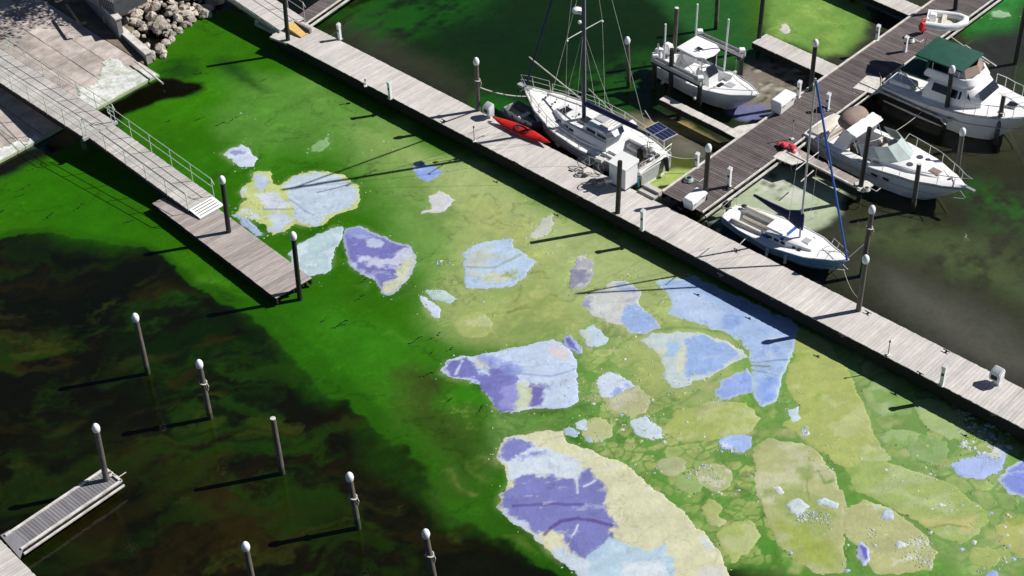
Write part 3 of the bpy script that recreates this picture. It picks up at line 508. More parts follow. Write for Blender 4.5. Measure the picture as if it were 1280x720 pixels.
slab('long pointed slab with a tan edge, right of the green lead', [(1061, 588), (1080, 577), (1120, 582), (1180, 603), (1222, 630), (1233, 645), (1225, 665), (1200, 676), (1170, 666), (1130, 640), (1100, 626), (1070, 610)], (150, 170, 82), zones=[([(1125, 642), (1180, 644), (1225, 648), (1215, 664), (1190, 656), (1150, 656)], (190, 182, 122), .2, .8)], cracks=[([(1155, 660), (1185, 655), (1212, 660)], (120, 140, 70), .08)])
slab('crumb covered slab beside the violet egg', [(1058, 637), (1085, 628), (1110, 636), (1150, 668), (1170, 690), (1165, 708), (1130, 713), (1096, 713), (1075, 692), (1060, 665)], (168, 172, 104), patch=[((196, 200, 170), 1.6, .12)])
slab('wide mustard slab below the leaf shaped mat', [(830, 542), (848, 516), (890, 503), (930, 505), (950, 520), (936, 540), (890, 549), (850, 551)], (156, 170, 78), zones=[([(868, 512), (890, 508), (892, 520), (872, 522)], (180, 176, 138), .3, .6)])
slab('tan disc partly covered by the white triangular crust', [(762, 500), (778, 488), (796, 484), (809, 498), (806, 514), (790, 519), (770, 512)], (168, 172, 112))
slab('round tan disc with a wrinkled skin', blob(747, 537, 17, 14, 12, .1), (170, 176, 112))
slab('pale yellow disc with a faint centre ring', blob(592, 406, 21, 14, 12, .08), (156, 170, 86), zones=[(blob(592, 403, 8, 4, 8), (186, 192, 140), .15)])
slab('crusty round cell left of the tall olive slab', blob(893, 596, 21, 15, 12, .1), (160, 170, 104), patch=[((196, 198, 170), 2, .1)])
slab('small round cell touching the biggest mat side lead', blob(840, 583, 14, 10, 10, .12), (162, 170, 110), patch=[((196, 198, 170), 2, .12)])
slab('small olive cell between two round cells', blob(860, 606, 16, 11, 10, .15), (140, 164, 84))
slab('anvil shaped olive slab above the dark notch', [(898, 668), (920, 655), (938, 652), (946, 668), (930, 690), (915, 702), (906, 690)], (156, 170, 82))
slab('lopsided mustard cell above the anvil shaped slab', [(878, 636), (892, 626), (902, 634), (898, 644), (908, 650), (900, 658), (886, 652)], (160, 168, 90))
slab('faint oval slab close to the pier shadow at the right', [(1082, 490), (1100, 474), (1125, 476), (1142, 492), (1132, 510), (1108, 518), (1088, 508)], (140, 164, 86))
slab('broad faint slab under the right end of the pier shadow', [(1146, 500), (1165, 500), (1200, 520), (1205, 540), (1188, 546), (1160, 532)], (150, 172, 96))
slab('small flat oval slab right of the long pointed slab', blob(1232, 697, 16, 10, 12, .08), (152, 168, 80))
slab('golden slab in the bottom right corner', [(1250, 656), (1270, 648), (1300, 650), (1300, 700), (1275, 692), (1254, 676)], (164, 170, 84))
slab('dim rounded slab below the broad faint slab', blob(1160, 560, 22, 16, 12, .1), (132, 160, 84))
slab('narrow bean shaped slab near the pier', blob(1125, 547, 22, 8, 12, .1), (146, 170, 96))
slab('olive slab pointing up from the green lead fork', [(1070, 576), (1082, 556), (1094, 548), (1112, 574), (1096, 576)], (150, 168, 84))
# loose crumbs: far too many to count
V = []; F = []; CC = []
def crumb(x, y, r, c):
    n = random.randint(4, 6); o = len(V); a0 = random.uniform(0, 6); z = random.uniform(.02, .05); e = random.uniform(.5, 1)
    V.append((x, y, z)); CC.append(c)
    for k in range(n):
        a = a0+2*math.pi*k/n; rr = r*random.uniform(.6, 1.2); V.append((x+math.cos(a)*rr, y+math.sin(a)*rr*e, -.003)); CC.append(c)
    F.extend((o, o+1+k, o+1+(k+1) % n) for k in range(n))
pal = [(206, 214, 214), (190, 204, 200), (196, 202, 160), (176, 186, 130), (170, 190, 220)]
for x_, y_, r_, b_ in flakes: crumb(x_, y_, r_, alb(random.choice([b_, (200, 210, 214), (186, 196, 150)])))
def swarm(px, n, r0, r1, cs=pal):
    P = wpoly(px, 0, 0); A = np.array(P); k = 0; th = .06
    for tries in range(60):
        if k >= n: break
        th -= .004
        x = rng.uniform(A[:, 0].min(), A[:, 0].max(), 200); y = rng.uniform(A[:, 1].min(), A[:, 1].max(), 200); d = sdf(x, y, P); nn = fbm(x, y, .5, 3, off=7)
        for i in np.nonzero((d < 0) & (nn > th))[0]:
            crumb(x[i], y[i], r0+(r1-r0)*random.random()**4, alb(random.choice(cs))); k += 1
            if k >= n: break
swarm([(700, 400), (960, 480), (1280, 600), (1280, 720), (930, 720), (760, 560), (700, 520)], 620, .025, .16)
swarm([(640, 260), (800, 340), (830, 430), (730, 420), (600, 420), (540, 350)], 170, .02, .1)
swarm([(300, 100), (560, 200), (540, 280), (300, 230)], 40, .03, .09)
swarm([(965, 600), (1050, 600), (1050, 660), (980, 650)], 260, .03, .14)
swarm([(990, 615), (1012, 612), (1020, 645), (1000, 650)], 120, .03, .14)
swarm([(870, 585), (910, 585), (905, 605), (880, 608)], 60, .02, .08)
swarm([(1080, 650), (1165, 665), (1165, 710), (1100, 712)], 240, .03, .15)
swarm([(965, 500), (1005, 490), (1010, 545), (975, 540)], 130, .03, .2)
swarm([(900, 530), (935, 540), (900, 600), (860, 600), (840, 560)], 130, .025, .12)
swarm([(1190, 500), (1280, 540), (1260, 590), (1200, 575)], 260, .03, .2)
swarm([(740, 470), (860, 500), (880, 540), (740, 545)], 90, .02, .11)
swarm([(300, 230), (330, 225), (340, 290), (300, 280)], 60, .03, .14)
swarm([(520, 325), (580, 325), (575, 385), (520, 390)], 60, .03, .14)
me = bpy.data.meshes.new('algae_crumbs'); me.from_pydata(V, [], F); set_col(me, 'Col', np.array(CC)); me.materials.append(crust)
tag(bpy.data.objects.new('algae_crumbs', me), 'loose white and yellow crumbs of dried algae scattered over the bloom', 'algae', kind='stuff'); C.objects.link(bpy.data.objects['algae_crumbs'])
V = []; F = []; CC = []
dk = [(12, 40, 6), (8, 28, 6), (20, 54, 10)]
for (a, b) in [(210, 152), (155, 158), (250, 148), (275, 155), (290, 150), (62, 270), (30, 235), (24, 245), (100, 258), (160, 277), (0, 265), (422, 408), (405, 400), (430, 402), (450, 372), (520, 425), (545, 420), (540, 440), (563, 436), (455, 350), (38, 212), (330, 100), (250, 92), (535, 468), (562, 500), (600, 512)]:
    p = W(a, b); an = random.uniform(-.3, .9)
    L2 = random.uniform(.15, .6); nk = int(L2*26)
    for k in range(nk):
        t = (k/nk-.5)*L2*1.6; crumb(p.x+t*math.cos(an)+random.gauss(0, .025), p.y+t*math.sin(an)+.12*math.sin(t*6)+random.gauss(0, .03), random.uniform(.03, .08)*(1.2-abs(t)), alb(random.choice(dk)))
me = bpy.data.meshes.new('dark_weed_scraps'); me.from_pydata(V, [], F); set_col(me, 'Col', np.array(CC)); me.materials.append(crust)
o = bpy.data.objects.new('dark_weed_scraps', me); C.objects.link(o); tag(o, 'dark shreds of weed drifting in the bright green bloom', 'weed', kind='stuff')
# ------------------------------------------------------------------ the water sheet itself
idx = np.arange(nx*ny).reshape(ny, nx)
Q = np.stack([idx[:-1, :-1], idx[:-1, 1:], idx[1:, 1:], idx[1:, :-1]], -1).reshape(-1, 4)
Vw = np.stack([X, Y, np.zeros_like(X)], -1).reshape(-1, 3)
far = 2500.0; nb = nx*ny
# outer skirt out to the horizon, joined to the border of the fine grid
ring = [(GX0, GY0, idx[0, 0]), (GX1, GY0, idx[0, -1]), (GX1, GY1, idx[-1, -1]), (GX0, GY1, idx[-1, 0])]
oc = np.array([(-far, -far, 0), (far, -far, 0), (far, far, 0), (-far, far, 0)])
Vw = np.vstack([Vw, oc]); Q = np.vstack([Q, [[nb, nb+1, ring[1][2], ring[0][2]], [nb+1, nb+2, ring[2][2], ring[1][2]], [nb+2, nb+3, ring[3][2], ring[2][2]], [nb+3, nb, ring[0][2], ring[3][2]]]])
wm = grid_mesh('water', Vw, Q)
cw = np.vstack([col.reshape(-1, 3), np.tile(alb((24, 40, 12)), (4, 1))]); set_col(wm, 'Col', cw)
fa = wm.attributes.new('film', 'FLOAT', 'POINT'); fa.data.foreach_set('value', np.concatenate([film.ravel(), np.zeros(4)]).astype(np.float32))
m = mat('murky_water_with_bloom', (0, 0, 0), .1, .10, 4, 0, attr='Col'); nt = m.node_tree; b = nt.nodes['Principled BSDF']
at = nt.nodes.new('ShaderNodeAttribute'); at.attribute_name = 'film'
mr = nt.nodes.new('ShaderNodeMapRange'); nt.links.new(at.outputs['Fac'], mr.inputs[0]); mr.inputs[3].default_value = .06; mr.inputs[4].default_value = .62; nt.links.new(mr.outputs[0], b.inputs['Roughness'])
ms = nt.nodes.new('ShaderNodeMapRange'); nt.links.new(at.outputs['Fac'], ms.inputs[0]); ms.inputs[3].default_value = .28; ms.inputs[4].default_value = .06; nt.links.new(ms.outputs[0], b.inputs['Specular IOR Level'])
tc = nt.nodes.new('ShaderNodeTexCoord'); hs = None
for sc, dist in ((1.1, .02), (6., .006)):
    nz = nt.nodes.new('ShaderNodeTexNoise'); nz.inputs['Scale'].default_value = sc; nz.inputs['Detail'].default_value = 3; nt.links.new(tc.outputs['Object'], nz.inputs['Vector'])
    bp = nt.nodes.new('ShaderNodeBump'); bp.inputs['Distance'].default_value = dist; nt.links.new(nz.outputs[0], bp.inputs['Height'])
    if hs: nt.links.new(hs.outputs[0], bp.inputs['Normal'])
    hs = bp
nt.links.new(hs.outputs[0], b.inputs['Normal'])
wm.materials.append(m); wo = bpy.data.objects.new('water', wm); C.objects.link(wo); tag(wo, 'dark water of the marina basin under a bright green bloom', kind='structure')
# ------------------------------------------------------------------ piers and docks
def pier(name, label, A, B, Cp, z, pm, pitch=.165, group=None, cat='pier', kerb=(0, 0), ext=(0, 0), rails=0, beam_h=.32, width=None, lights=True, zmesh=.04):
    """A, B: ends of one long edge on the photo survey; Cp: a point on the other edge. Local x runs from A to B."""
    a = W(*A, z); b = W(*B, z); d = (b-a); L = d.length; d.normalize(); a = a-d*ext[0]; L += ext[0]+ext[1]
    n = Vector((-d.y, d.x, 0)); wd = (W(*Cp, z)-a).dot(n) if width is None else width; rz = math.atan2(d.y, d.x)
    t = thing(name, label, cat, (a.x, a.y, 0), rz, group); y0, y1 = min(0, wd), max(0, wd)
    N = int(L/pitch); pitch = L/N; me = MB().box((-pitch/2+.006, y0, -zmesh), (pitch/2-.006, y1, 0)).mesh('plank', M[pm], bevel=.004)
    for i in range(N):
        if i < 300:
            o = linked('plank', me, t, ((i+.5)*pitch, random.uniform(-.012, .012), z+random.uniform(-.004, .004)), random.uniform(-.003, .003))
    for y in (y0+.06, y1-.06):                      # fascia beams and joists
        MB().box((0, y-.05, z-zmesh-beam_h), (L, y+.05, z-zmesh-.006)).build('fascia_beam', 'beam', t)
    mb = MB()
    for k in range(1, 4): y = y0+(y1-y0)*k/4; mb.box((.02, y-.04, z-zmesh-.2), (L-.02, y+.04, z-zmesh-.012))
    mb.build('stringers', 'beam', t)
    mb = MB(); k = .8
    while k < L:
        mb.box((k-.08, y0+.13, z-zmesh-.42), (k+.08, y1-.13, z-zmesh-.21)); k += 2.6
    mb.build('crossbeams', 'beam', t)
    k = 1.2
    while k < L:                                    # bearing piles under the deck
        for y in (y0+.3, y1-.3): MB().tube((k, y, -1.5), (k, y, z-.1-zmesh), .13).build('bearing_pile', 'beam', t)
        k += 4.4
    if kerb[0]: MB().box((0, y0-.02, z+.012), (L, y0+.09, z+.09)).build('kerb', 'kerb', t, bevel=.01)
    if kerb[1]: MB().box((0, y1-.09, z+.012), (L, y1+.02, z+.09)).build('kerb', 'kerb', t, bevel=.01)
    if rails:      # two pale walers outside the deck edge, on the side of the sign
        s = rails; ye = y1 if s > 0 else y0
        for q, (off, dz, h) in enumerate(((.07, .05, .1), (.27, -.1, .12))): MB().box((0, min(ye+s*off, ye+s*(off+.08)), z+dz-h), (L, max(ye+s*off, ye+s*(off+.08)), z+dz)).build('waler', 'kerb', t, bevel=.008)
        k = .5
        while k < L: MB().box((k-.04, min(ye, ye+s*.26), z-.3), (k+.04, max(ye, ye+s*.26), z-.12)).build('waler_bracket', 'beam', t); k += 2.2
    return t, L, y0, y1
def on(t, x, y, z): return t.matrix_basis @ Vector((x, y, z))
main, Lm, my0, my1 = pier('main_pier', 'long bleached plank pier running diagonally across the picture', (360, 54), (1280, 536), (597, 138), .9, 'plank_pale', .168, ext=(1.4, 1.6), beam_h=.6)
D1, L1, _, _ = pier('branch_pier', 'dark plank pier branching from the main pier toward the upper right', (827, 240), (1175, -6), (868, 270), .87, 'plank_dark', .165, kerb=(0, 1), rails=-1, ext=(0, 5))
pier('finger_pier', 'narrow pale finger pier with a tall pile, between the fishing boat and the green slip', (940, 53), (1027, 93), (1000, 61), .86, 'plank_pale', .15, 'finger piers off the branch pier', ext=(0, .4))
pier('finger_pier', 'narrow pale finger pier between the fishing boat and the big white sailboat', (824, 124), (921, 172), (860, 133), .86, 'plank_pale', .15, 'finger piers off the branch pier')
pier('finger_pier', 'shaded finger pier along the side of the green canopied cabin cruiser', (1074, 104), (1178, 150), (1110, 107), .86, 'plank_dark', .15, 'finger piers off the branch pier', kerb=(1, 0))
pier('finger_pier', 'finger pier with a red heap on it, between open cruiser and small blue sailboat', (983, 191), (1075, 238), (1010, 192), .86, 'plank_mid', .15, 'finger piers off the branch pier', kerb=(1, 0))
pier('finger_pier', 'finger pier at the top edge of the picture left of the branch pier', (1060, -14), (1131, 17), (1150, 8), .86, 'plank_pale', .15, 'finger piers off the branch pier', ext=(1, .3))
pier('floating_dock', 'low floating dock with two capped piles at the foot of the gangway', (190, 254), (345, 373), (392, 349), .5, 'plank_mid', .16, cat='dock')
pier('corner_pier', 'pale pier deck in the bottom left corner of the picture', (0, 674), (45, 720), (-60, 720), .55, 'plank_pale', .16, width=-2.6, ext=(3, 3))
cd, Lc, cy0, cy1 = pier('corner_finger_pier', 'slate coloured finger pier with white kerbs in the bottom left corner', (27, 688), (153, 602), (125, 590), .55, 'plank_slate', .14, kerb=(1, 1))
MB().box((Lc-.1, cy0, .57), (Lc+.02, cy1, .64)).build('end_kerb', 'kerb', cd, bevel=.01)
MB().box((0, cy0-.13, .36), (Lc, cy0-.06, .46)).build('waler', 'kerb', cd, bevel=.01)
def gusset(label, pts, z, m='kerb'):
    P = [W(a, b, z) for a, b in pts]; c = sum(P, Vector())/len(P); mb = MB().loft([[p-c-Vector((0, 0, .05)) for p in P], [p-c for p in P]])
    o = mb.build('gusset_plate', m, bevel=.005); o.location = c; tag(o, label, 'gusset', 'gusset plates at the pier joints')
gusset('pale triangular plate joining the branch pier to the finger pier of the cabin cruiser', [(1066, 110), (1086, 92), (1100, 97), (1104, 114), (1092, 117)], .90)
gusset('pale triangular plate beside the red heap on the finger pier', [(966, 196), (986, 180), (994, 186), (1006, 202), (990, 206)], .90)
gusset('pale triangular plate under the dark sleeved pile at the finger end', [(1068, 228), (1084, 225), (1092, 231), (1080, 240), (1072, 238)], .90)
gusset('pale angled plate at the end of the cabin cruiser finger pier', [(1172, 142), (1192, 142), (1188, 148), (1182, 156), (1176, 150)], .90)
gusset('pale corner plate between the branch pier and the sailboat finger pier', [(906, 165), (924, 157), (946, 154), (921, 173)], .875)
gusset('slate corner plate where the bottom left finger meets its pier', [(0, 669), (12, 662), (31, 678), (25, 698)], .575, 'plank_slate')

def tilted(base, top, z, zb=-2.):
    h = rise(base, top, z); a = W(*base, z); b = W(*top, z+h); d = (b-a).normalized(); return a, b, d, h
def mooring_pile(base, top, z, label, cap=True, m='pile', r=.122, group='mooring piles', ring=False):
    a, b, d, h = tilted(base, top, z); lo = a-d*((a.z+2.2)/d.z)
    t = thing('mooring_pile', label, 'pile', (a.x, a.y, a.z), 0, group)
    hb = b-d*(.30 if cap else 0)-a
    MB().tube(lo-a, hb, r*1.08, r*.95, 14).build('pile_shaft', m, t, smooth=True)
    if cap:
        MB().loft([[hb+Vector((math.cos(k*math.pi/7)*rr, math.sin(k*math.pi/7)*rr, q)) for k in range(14)] for rr, q in ((r*1.1, -.10), (r*1.26, -.03), (r*1.34, .08), (r*1.1, .2), (r*.65, .28), (.02, .31))]).build('pile_cap', 'white', t, smooth=True)
    else: MB().tube(hb-d*.005, hb+d*.02, r*.97, r*.9, 14).build('pile_top', 'kerb' if m == 'pile' else 'black', t)
    if ring:
        c = hb-d*random.uniform(.9, 1.1); MB().path([c+Vector((math.cos(k*math.pi/6)*(r+.03), math.sin(k*math.pi/6)*(r+.03), .03*math.sin(k))) for k in range(13)], .028).build('rope_ring', 'rope', t)
        MB().path([c+Vector((r+.04, -.05, 0)), c+Vector((r+.09, -.04, -.2)), c+Vector((r+.03, -.02, -.45))], .022).build('rope_tail', 'rope', t)
    return t
for b, tp, z, lab, cap, m_, ring in [
 ((286, 290), (277, 220), .5, 'black pile with a white cone cap in the middle of the floating dock', 1, 'pile_black', 0),
 ((374, 364), (366, 290), .5, 'black pile with a white cone cap at the outer end of the floating dock', 1, 'pile_black', 0),
 ((598, 138), (595, 72), .9, 'dark capped pile beside the water pedestal near the red kayak', 1, 'pile', 1),
 ((772, 266), (775, 202), .9, 'black uncapped pile in front of the big white dock cabinet', 0, 'pile_black', 0),
 ((1073, 388), (1083, 319), .9, 'capped pile on the far edge of the main pier right of the blue sailboat', 1, 'pile', 0),
 ((360, 50), (354, -16), .9, 'tall black pile at the foot of the upper gangway', 0, 'pile_black', 0),
 ((881, 249), (886, 180), .87, 'capped black pile at the base of the branch pier by the white dock chest', 1, 'pile_black', 0),
 ((1013, 113), (1020, 49), .87, 'capped black pile on the left edge of the branch pier beyond the long chest', 1, 'pile_black', 0),
 ((949, 47), (955, -14), .86, 'tall black pile standing on the outer end of the upper finger pier', 0, 'pile_black', 0),
 ((1077, 345), (1091, 257), 0, 'capped timber pile in the water just behind the bow of the blue sailboat', 1, 'pile', 1),
 ((786, 109), (784, 46), 0, 'capped timber pile alone in the dark water left of the fishing boat', 1, 'pile', 0),
 ((842, 78), (846, 10), 0, 'weathered uncapped pile behind the stern of the fishing boat', 0, 'pile', 0),
 ((895, 36), (898, -24), 0, 'black pile in the green water above the fishing boat', 0, 'pile', 0),
 ((1182, 144), (1191, 82), .87, 'capped black pile against the side of the cabin cruiser', 1, 'pile_black', 0),
 ((1076, 233), (1087, 160), .87, 'black sleeved pile in front of the open cruiser', 0, 'pile_black', 0),
 ((1141, 264), (1149, 205), 0, 'short dark uncapped pile off the bow flank of the open cruiser', 0, 'pile', 0),
 ((1195, 224), (1204, 160), 0, 'olive capped pile behind the bow rail of the open cruiser', 1, 'pile', 0),
 ((1244, 180), (1255, 119), 0, 'timber pile with a pale top at the flank of the cabin cruiser bow', 0, 'pile', 1),
 ((1269, 80), (1282, 10), 0, 'black pile at the right edge of the picture beyond the cabin cruiser', 0, 'pile_black', 0),
 ((1194, 12), (1199, -50), .87, 'black pile rising from the branch pier at the top edge of the picture', 0, 'pile_black', 0),
 ((185, 467), (168, 392), 0, 'leaning capped pile standing highest in the dark water at the left', 1, 'pile', 0),
 ((263, 523), (248, 450), 0, 'leaning capped pile right of centre in the dark water, second from the top', 1, 'pile', 1),
 ((133, 600), (119, 530), .55, 'capped pile at the tip of the bottom left finger pier', 1, 'pile', 0),
 ((353, 592), (341, 523), 0, 'leaning pile without a cap in the dark water', 0, 'pile', 0),
 ((448, 660), (436, 591), 0, 'capped pile with tangled rope in the dark water', 1, 'pile', 1),
 ((320, 748), (306, 678), 0, 'capped pile at the bottom edge left of the one with tangled rope', 1, 'pile', 0),
 ((545, 735), (531, 662), 0, 'capped pile at the bottom edge nearest the green bloom', 1, 'pile', 1)]:
    mooring_pile(b, tp, z, lab, cap, m_, ring=ring)

# service pedestals: slim white posts with a sloped head
def pedestal(base, top, z, label, r=.085, slope=True, light=False):
    h = rise(base, top, z); a = W(*base, z); t = thing('service_pedestal', label, 'pedestal', a, math.radians(-45), 'white service pedestals')
    MB().box((-r, -r, .02), (r, r, h*.8)).build('post', 'white', t, bevel=.015)
    MB().box((-r*1.5, -r*1.5, 0), (r*1.5, r*1.5, .03)).build('foot_plate', 'alu', t)
    k = r*1.2; MB().loft([[(-k, -k, h*.8), (k, -k, h*.8), (k, k, h*.8), (-k, k, h*.8)], [(-k, -k, h*.93), (k, -k, h*.93), (k, k, h), (-k, k, h)]]).build('head', 'white', t, bevel=.01)
    MB().box((-r*.7, -r-.012, h*.5), (r*.7, -r-.002, h*.62)).build('socket_cover', 'dgrey', t)
    return t
for b, tp, z, l in [((425, 49), (424, 29), .9, 'white pedestal on the far edge near the top left end of the main pier'), ((488, 123), (486, 101), .9, 'white pedestal on the near edge of the main pier, first from the upper gangway'),
  ((803, 287), (804, 262), .9, 'white pedestal on the near edge of the main pier below the big cabinet'), ((1177, 481), (1178, 456), .9, 'curved looking white pedestal on the near edge of the main pier toward its right end'),
  ((911, 233), (911, 209), .87, 'white pedestal at the right edge of the branch pier near the white chest'), ((871, 209), (873, 191), .87, 'white pedestal on the left edge of the branch pier behind the big sailboat stern'),
  ((998, 121), (1000, 101), .87, 'white pedestal on the left edge of the branch pier by the capped black pile'), ((1034, 137), (1036, 116), .87, 'white pedestal at the right edge of the branch pier with dark gear beside it'),
  ((1096, 50), (1098, 31), .87, 'white pedestal on the left edge of the branch pier by the green slip'), ((1131, 64), (1133, 45), .87, 'white pedestal at the right edge of the branch pier below the red gear')]:
    pedestal(b, tp, z, l)
def stub(base, top, z, label):
    h = rise(base, top, z); a = W(*base, z); t = thing('light_post', label, 'post', a, .3, 'thin short posts on the piers')
    MB().tube((0, 0, .05), (0, 0, h), .03, .022).build('rod', 'alu', t); MB().box((-.09, -.09, 0), (.09, .09, .06)).build('foot_plate', 'white', t, bevel=.01); MB().tube((0, 0, h), (0, 0, h+.09), .04, .04).build('lamp_head', 'black', t)
stub((593, 177), (593, 160), .9, 'thin short post on the near edge of the main pier below the red kayak'); stub((1110, 444), (1112, 428), .9, 'thin short post on the near edge of the main pier right of the blue sailboat'); stub((990, 174), (992, 152), .87, 'thin short post at the right edge of the branch pier above the red heap')
stub((457, 108), (457, 101), .9, 'very low post on the near edge of the main pier left of the first pedestal')
# water pedestals: squat white housings with a dark recess
def squat(base, z, label):
    a = W(*base, z); t = thing('power_box', label, 'power box', a, math.radians(-48), 'squat white power boxes')
    MB().box((-.06, -.06, 0), (.2, .2, .25)).build('stand', 'white', t)
    pts = lambda e, z0, z1: [(-.26-e, -.2-e, z0), (.26+e, -.2-e, z0), (.26+e, .2+e, z1), (-.26-e, .2+e, z1)]
    MB().loft([pts(-.03, .2, .2), pts(0, .3, .3), pts(0, .62, .78), pts(-.05, .68, .84)]).build('housing', 'white', t, smooth=True, bevel=.03)
    MB().box((-.15, -.222, .34), (.15, -.205, .56)).build('recess_panel', 'black', t, bevel=.005); MB().box((-.268, -.1, .36), (-.262, .1, .54)).build('side_panel', 'dgrey', t)
squat((611, 146), .9, 'squat white power box beside the capped pile near the red kayak'); squat((1244, 479), .9, 'squat white power box on the far edge of the main pier at the right')
# big dock cabinet
c0 = W(781, 239, .9); cz = rise((781, 239), (781, 214), .9)
t = thing('dock_cabinet', 'big white dock cabinet with a sloping roof behind the black pile', 'cabinet', c0, math.radians(-45))
MB().box((-1.05, .02, .03), (0, .95, cz)).build('cabinet_body', 'white', t, bevel=.02)
MB().loft([[(-1.1, -.03, cz), (.05, -.03, cz), (.05, 1.0, cz), (-1.1, 1.0, cz)], [(-1.1, -.03, cz+.05), (.05, -.03, cz+.05), (.05, 1.0, cz+.22), (-1.1, 1.0, cz+.22)]]).build('cabinet_roof', 'white', t, bevel=.015)
for x in (-.99, -.51): MB().box((x, .006, .12), (x+.45, .018, cz-.1)).build('cabinet_door', 'white', t, bevel=.004)
MB().box((-.56, -.004, cz*.5), (-.54, .005, cz*.62)).build('door_handle', 'steel', t)
MB().box((-1.08, -.01, 0), (.03, .98, .03)).build('plinth', 'dgrey', t)
t = thing('boarding_step', 'pale two tread boarding step on the main pier beside the big cabinet', 'step', W(800, 241, .9), math.radians(-45))
for k in range(2): MB().box((-.1, k*.32, 0), (.9, k*.32+.28, .12+.14*k)).build('tread', 'plank_pale', t, bevel=.008)
def chest(base, rz, L, wd, h, z, label):
    t = thing('dock_chest', label, 'dock chest', W(*base, z), rz, 'white dock chests on the branch pier')
    r = lambda e, zz, f=0: [(-L/2-e, -wd/2-e, zz), (L/2+e, -wd/2-e, zz), (L/2+e, wd/2+e, zz+f), (-L/2-e, wd/2+e, zz+f)]
    MB().loft([r(-.06, .04), r(0, h*.72)]).build('chest_body', 'white', t, bevel=.02)
    MB().loft([r(.03, h*.73), r(.03, h*.86), r(-.05, h, .02)]).build('chest_lid', 'white', t, bevel=.02, smooth=True)
    for x in (-L*.3, L*.3): MB().box((x-.05, -wd/2-.035, h*.62), (x+.05, -wd/2-.02, h*.78)).build('latch', 'steel', t)
    MB().box((-L/2+.12, -wd/2+.1, 0), (L/2-.12, wd/2-.1, .04)).build('chest_feet', 'dgrey', t)
chest((868, 256), math.radians(48), 1.15, .62, .62, .87, 'white dock chest at the foot of the branch pier beside the capped black pile')
chest((978, 136), math.radians(48), 1.35, .66, .78, .87, 'longer white dock chest on the left edge of the branch pier')
# cleats along the piers
cl = MB().box((-.04, -.04, 0), (.04, .04, .07)).tube((-.17, 0, .09), (.17, 0, .09), .028, .02, 6).mesh('dock_cleat', M['dgrey'])
for a, b, z, l in [(645, 205, .9, 'below the red kayak'), (555, 152, .9, 'left of the thin short post near the kayak'), (722, 246, .9, 'below the bicycles'), (900, 345, .9, 'below the small blue sailboat'), (965, 374, .9, 'under the bow of the blue sailboat'), (1052, 421, .9, 'left of the capped pile on the main pier'), (1150, 468, .9, 'left of the curved looking pedestal'), (1240, 519, .9, 'near the right end of the main pier'),
                   (697, 183, .9, 'right beside the tip of the red kayak'), (921, 314, .9, 'at the far edge by the blue sailboat'), (1183, 440, .9, 'on the far edge in the right part'), (850, 262, .9, 'at the foot of the branch pier'), (1085, 392, .9, 'right at the foot of the capped pile')]:
    o = bpy.data.objects.new('dock_cleat', cl); C.objects.link(o); o.location = W(a, b, z+.003); o.rotation_euler = (0, 0, math.radians(-45)); tag(o, 'small dark cleat on the main pier '+l, 'cleat', 'cleats on the main pier')
for a, b, l in [(858, 222, 'near the coiled dark hose'), (1058, 76, 'left of the green slip pedestal'), (948, 210, 'between the chest and the red heap')]:
    o = bpy.data.objects.new('dock_cleat', cl); C.objects.link(o); o.location = W(a, b, .875); o.rotation_euler = (0, 0, math.radians(45)); tag(o, 'small dark cleat on the branch pier '+l, 'cleat', 'cleats on the branch pier')
def coil(base, z, label, m, r=.22, n=5, name='hose_coil', cat='hose'):
    a = W(*base, z); pts = [Vector((math.cos(t_)*(r-.02*t_/6.28), math.sin(t_)*(r-.02*t_/6.28), .03+.035*t_/6.28)) for t_ in np.linspace(0, 6.28*n, 14*n)]
    pts += [Vector((r+.25, -.15, .03)), Vector((r+.5, .1, .03))]
    o = MB().path(pts, .022).build(name, m); o.location = a; tag(o, label, cat)
coil((861, 226), .87, 'coiled dark green hose on the left edge of the branch pier', 'glassgreen', .25); coil((1026, 138), .87, 'dark coiled hose beside a white pedestal on the branch pier', 'dgrey', .26); coil((1138, 52), .87, 'grey coiled hose behind the red gear on the branch pier', 'alu', .24)
coil((909, 236), .87, 'small dark hose coil at the foot of the pedestal near the white chest', 'black', .14, 3)
# red gear hung by the branch pier and the red heap
t = thing('red_life_vest', 'bright red life vest slumped on a low stand on the branch pier under the dinghy', 'life vest', W(1153, 42, .87), .6)
MB().loft([[(-.22, -.1, .2), (.22, -.12, .18), (.24, .1, .2), (-.2, .12, .22)], [(-.3, -.14, .45), (.28, -.16, .42), (.3, .14, .45), (-.28, .16, .48)], [(-.18, -.1, .75), (-.02, -.1, .66), (.2, .1, .72), (-.16, .12, .78)]]).build('vest_panel', 'red', t, smooth=True, bevel=.03)
MB().path([(-.2, -.05, .7), (-.32, -.1, .85), (-.1, 0, .95), (.18, 0, .9), (.26, .05, .7)], .05).build('collar', 'red', t); MB().tube((0, 0, 0), (0, 0, .5), .05).build('stand', 'black', t)
o = MB(); base = W(986, 186, .87)
for k in range(12): o.ball((random.gauss(.05, .22), random.gauss(0, .14), random.uniform(.08, .26)), random.uniform(.11, .2), .6, 8, 5, .25)
h_ = o.build('red_cloth_heap', 'redcloth', smooth=True); h_.location = base; h_.rotation_euler = (0, 0, -.7); tag(h_, 'crumpled faded red cloth heap on the finger pier near the blue sailboat mast', 'heap')
coil((977, 184), .88, 'black hose coil beside the red cloth heap', 'black', .18, 4)

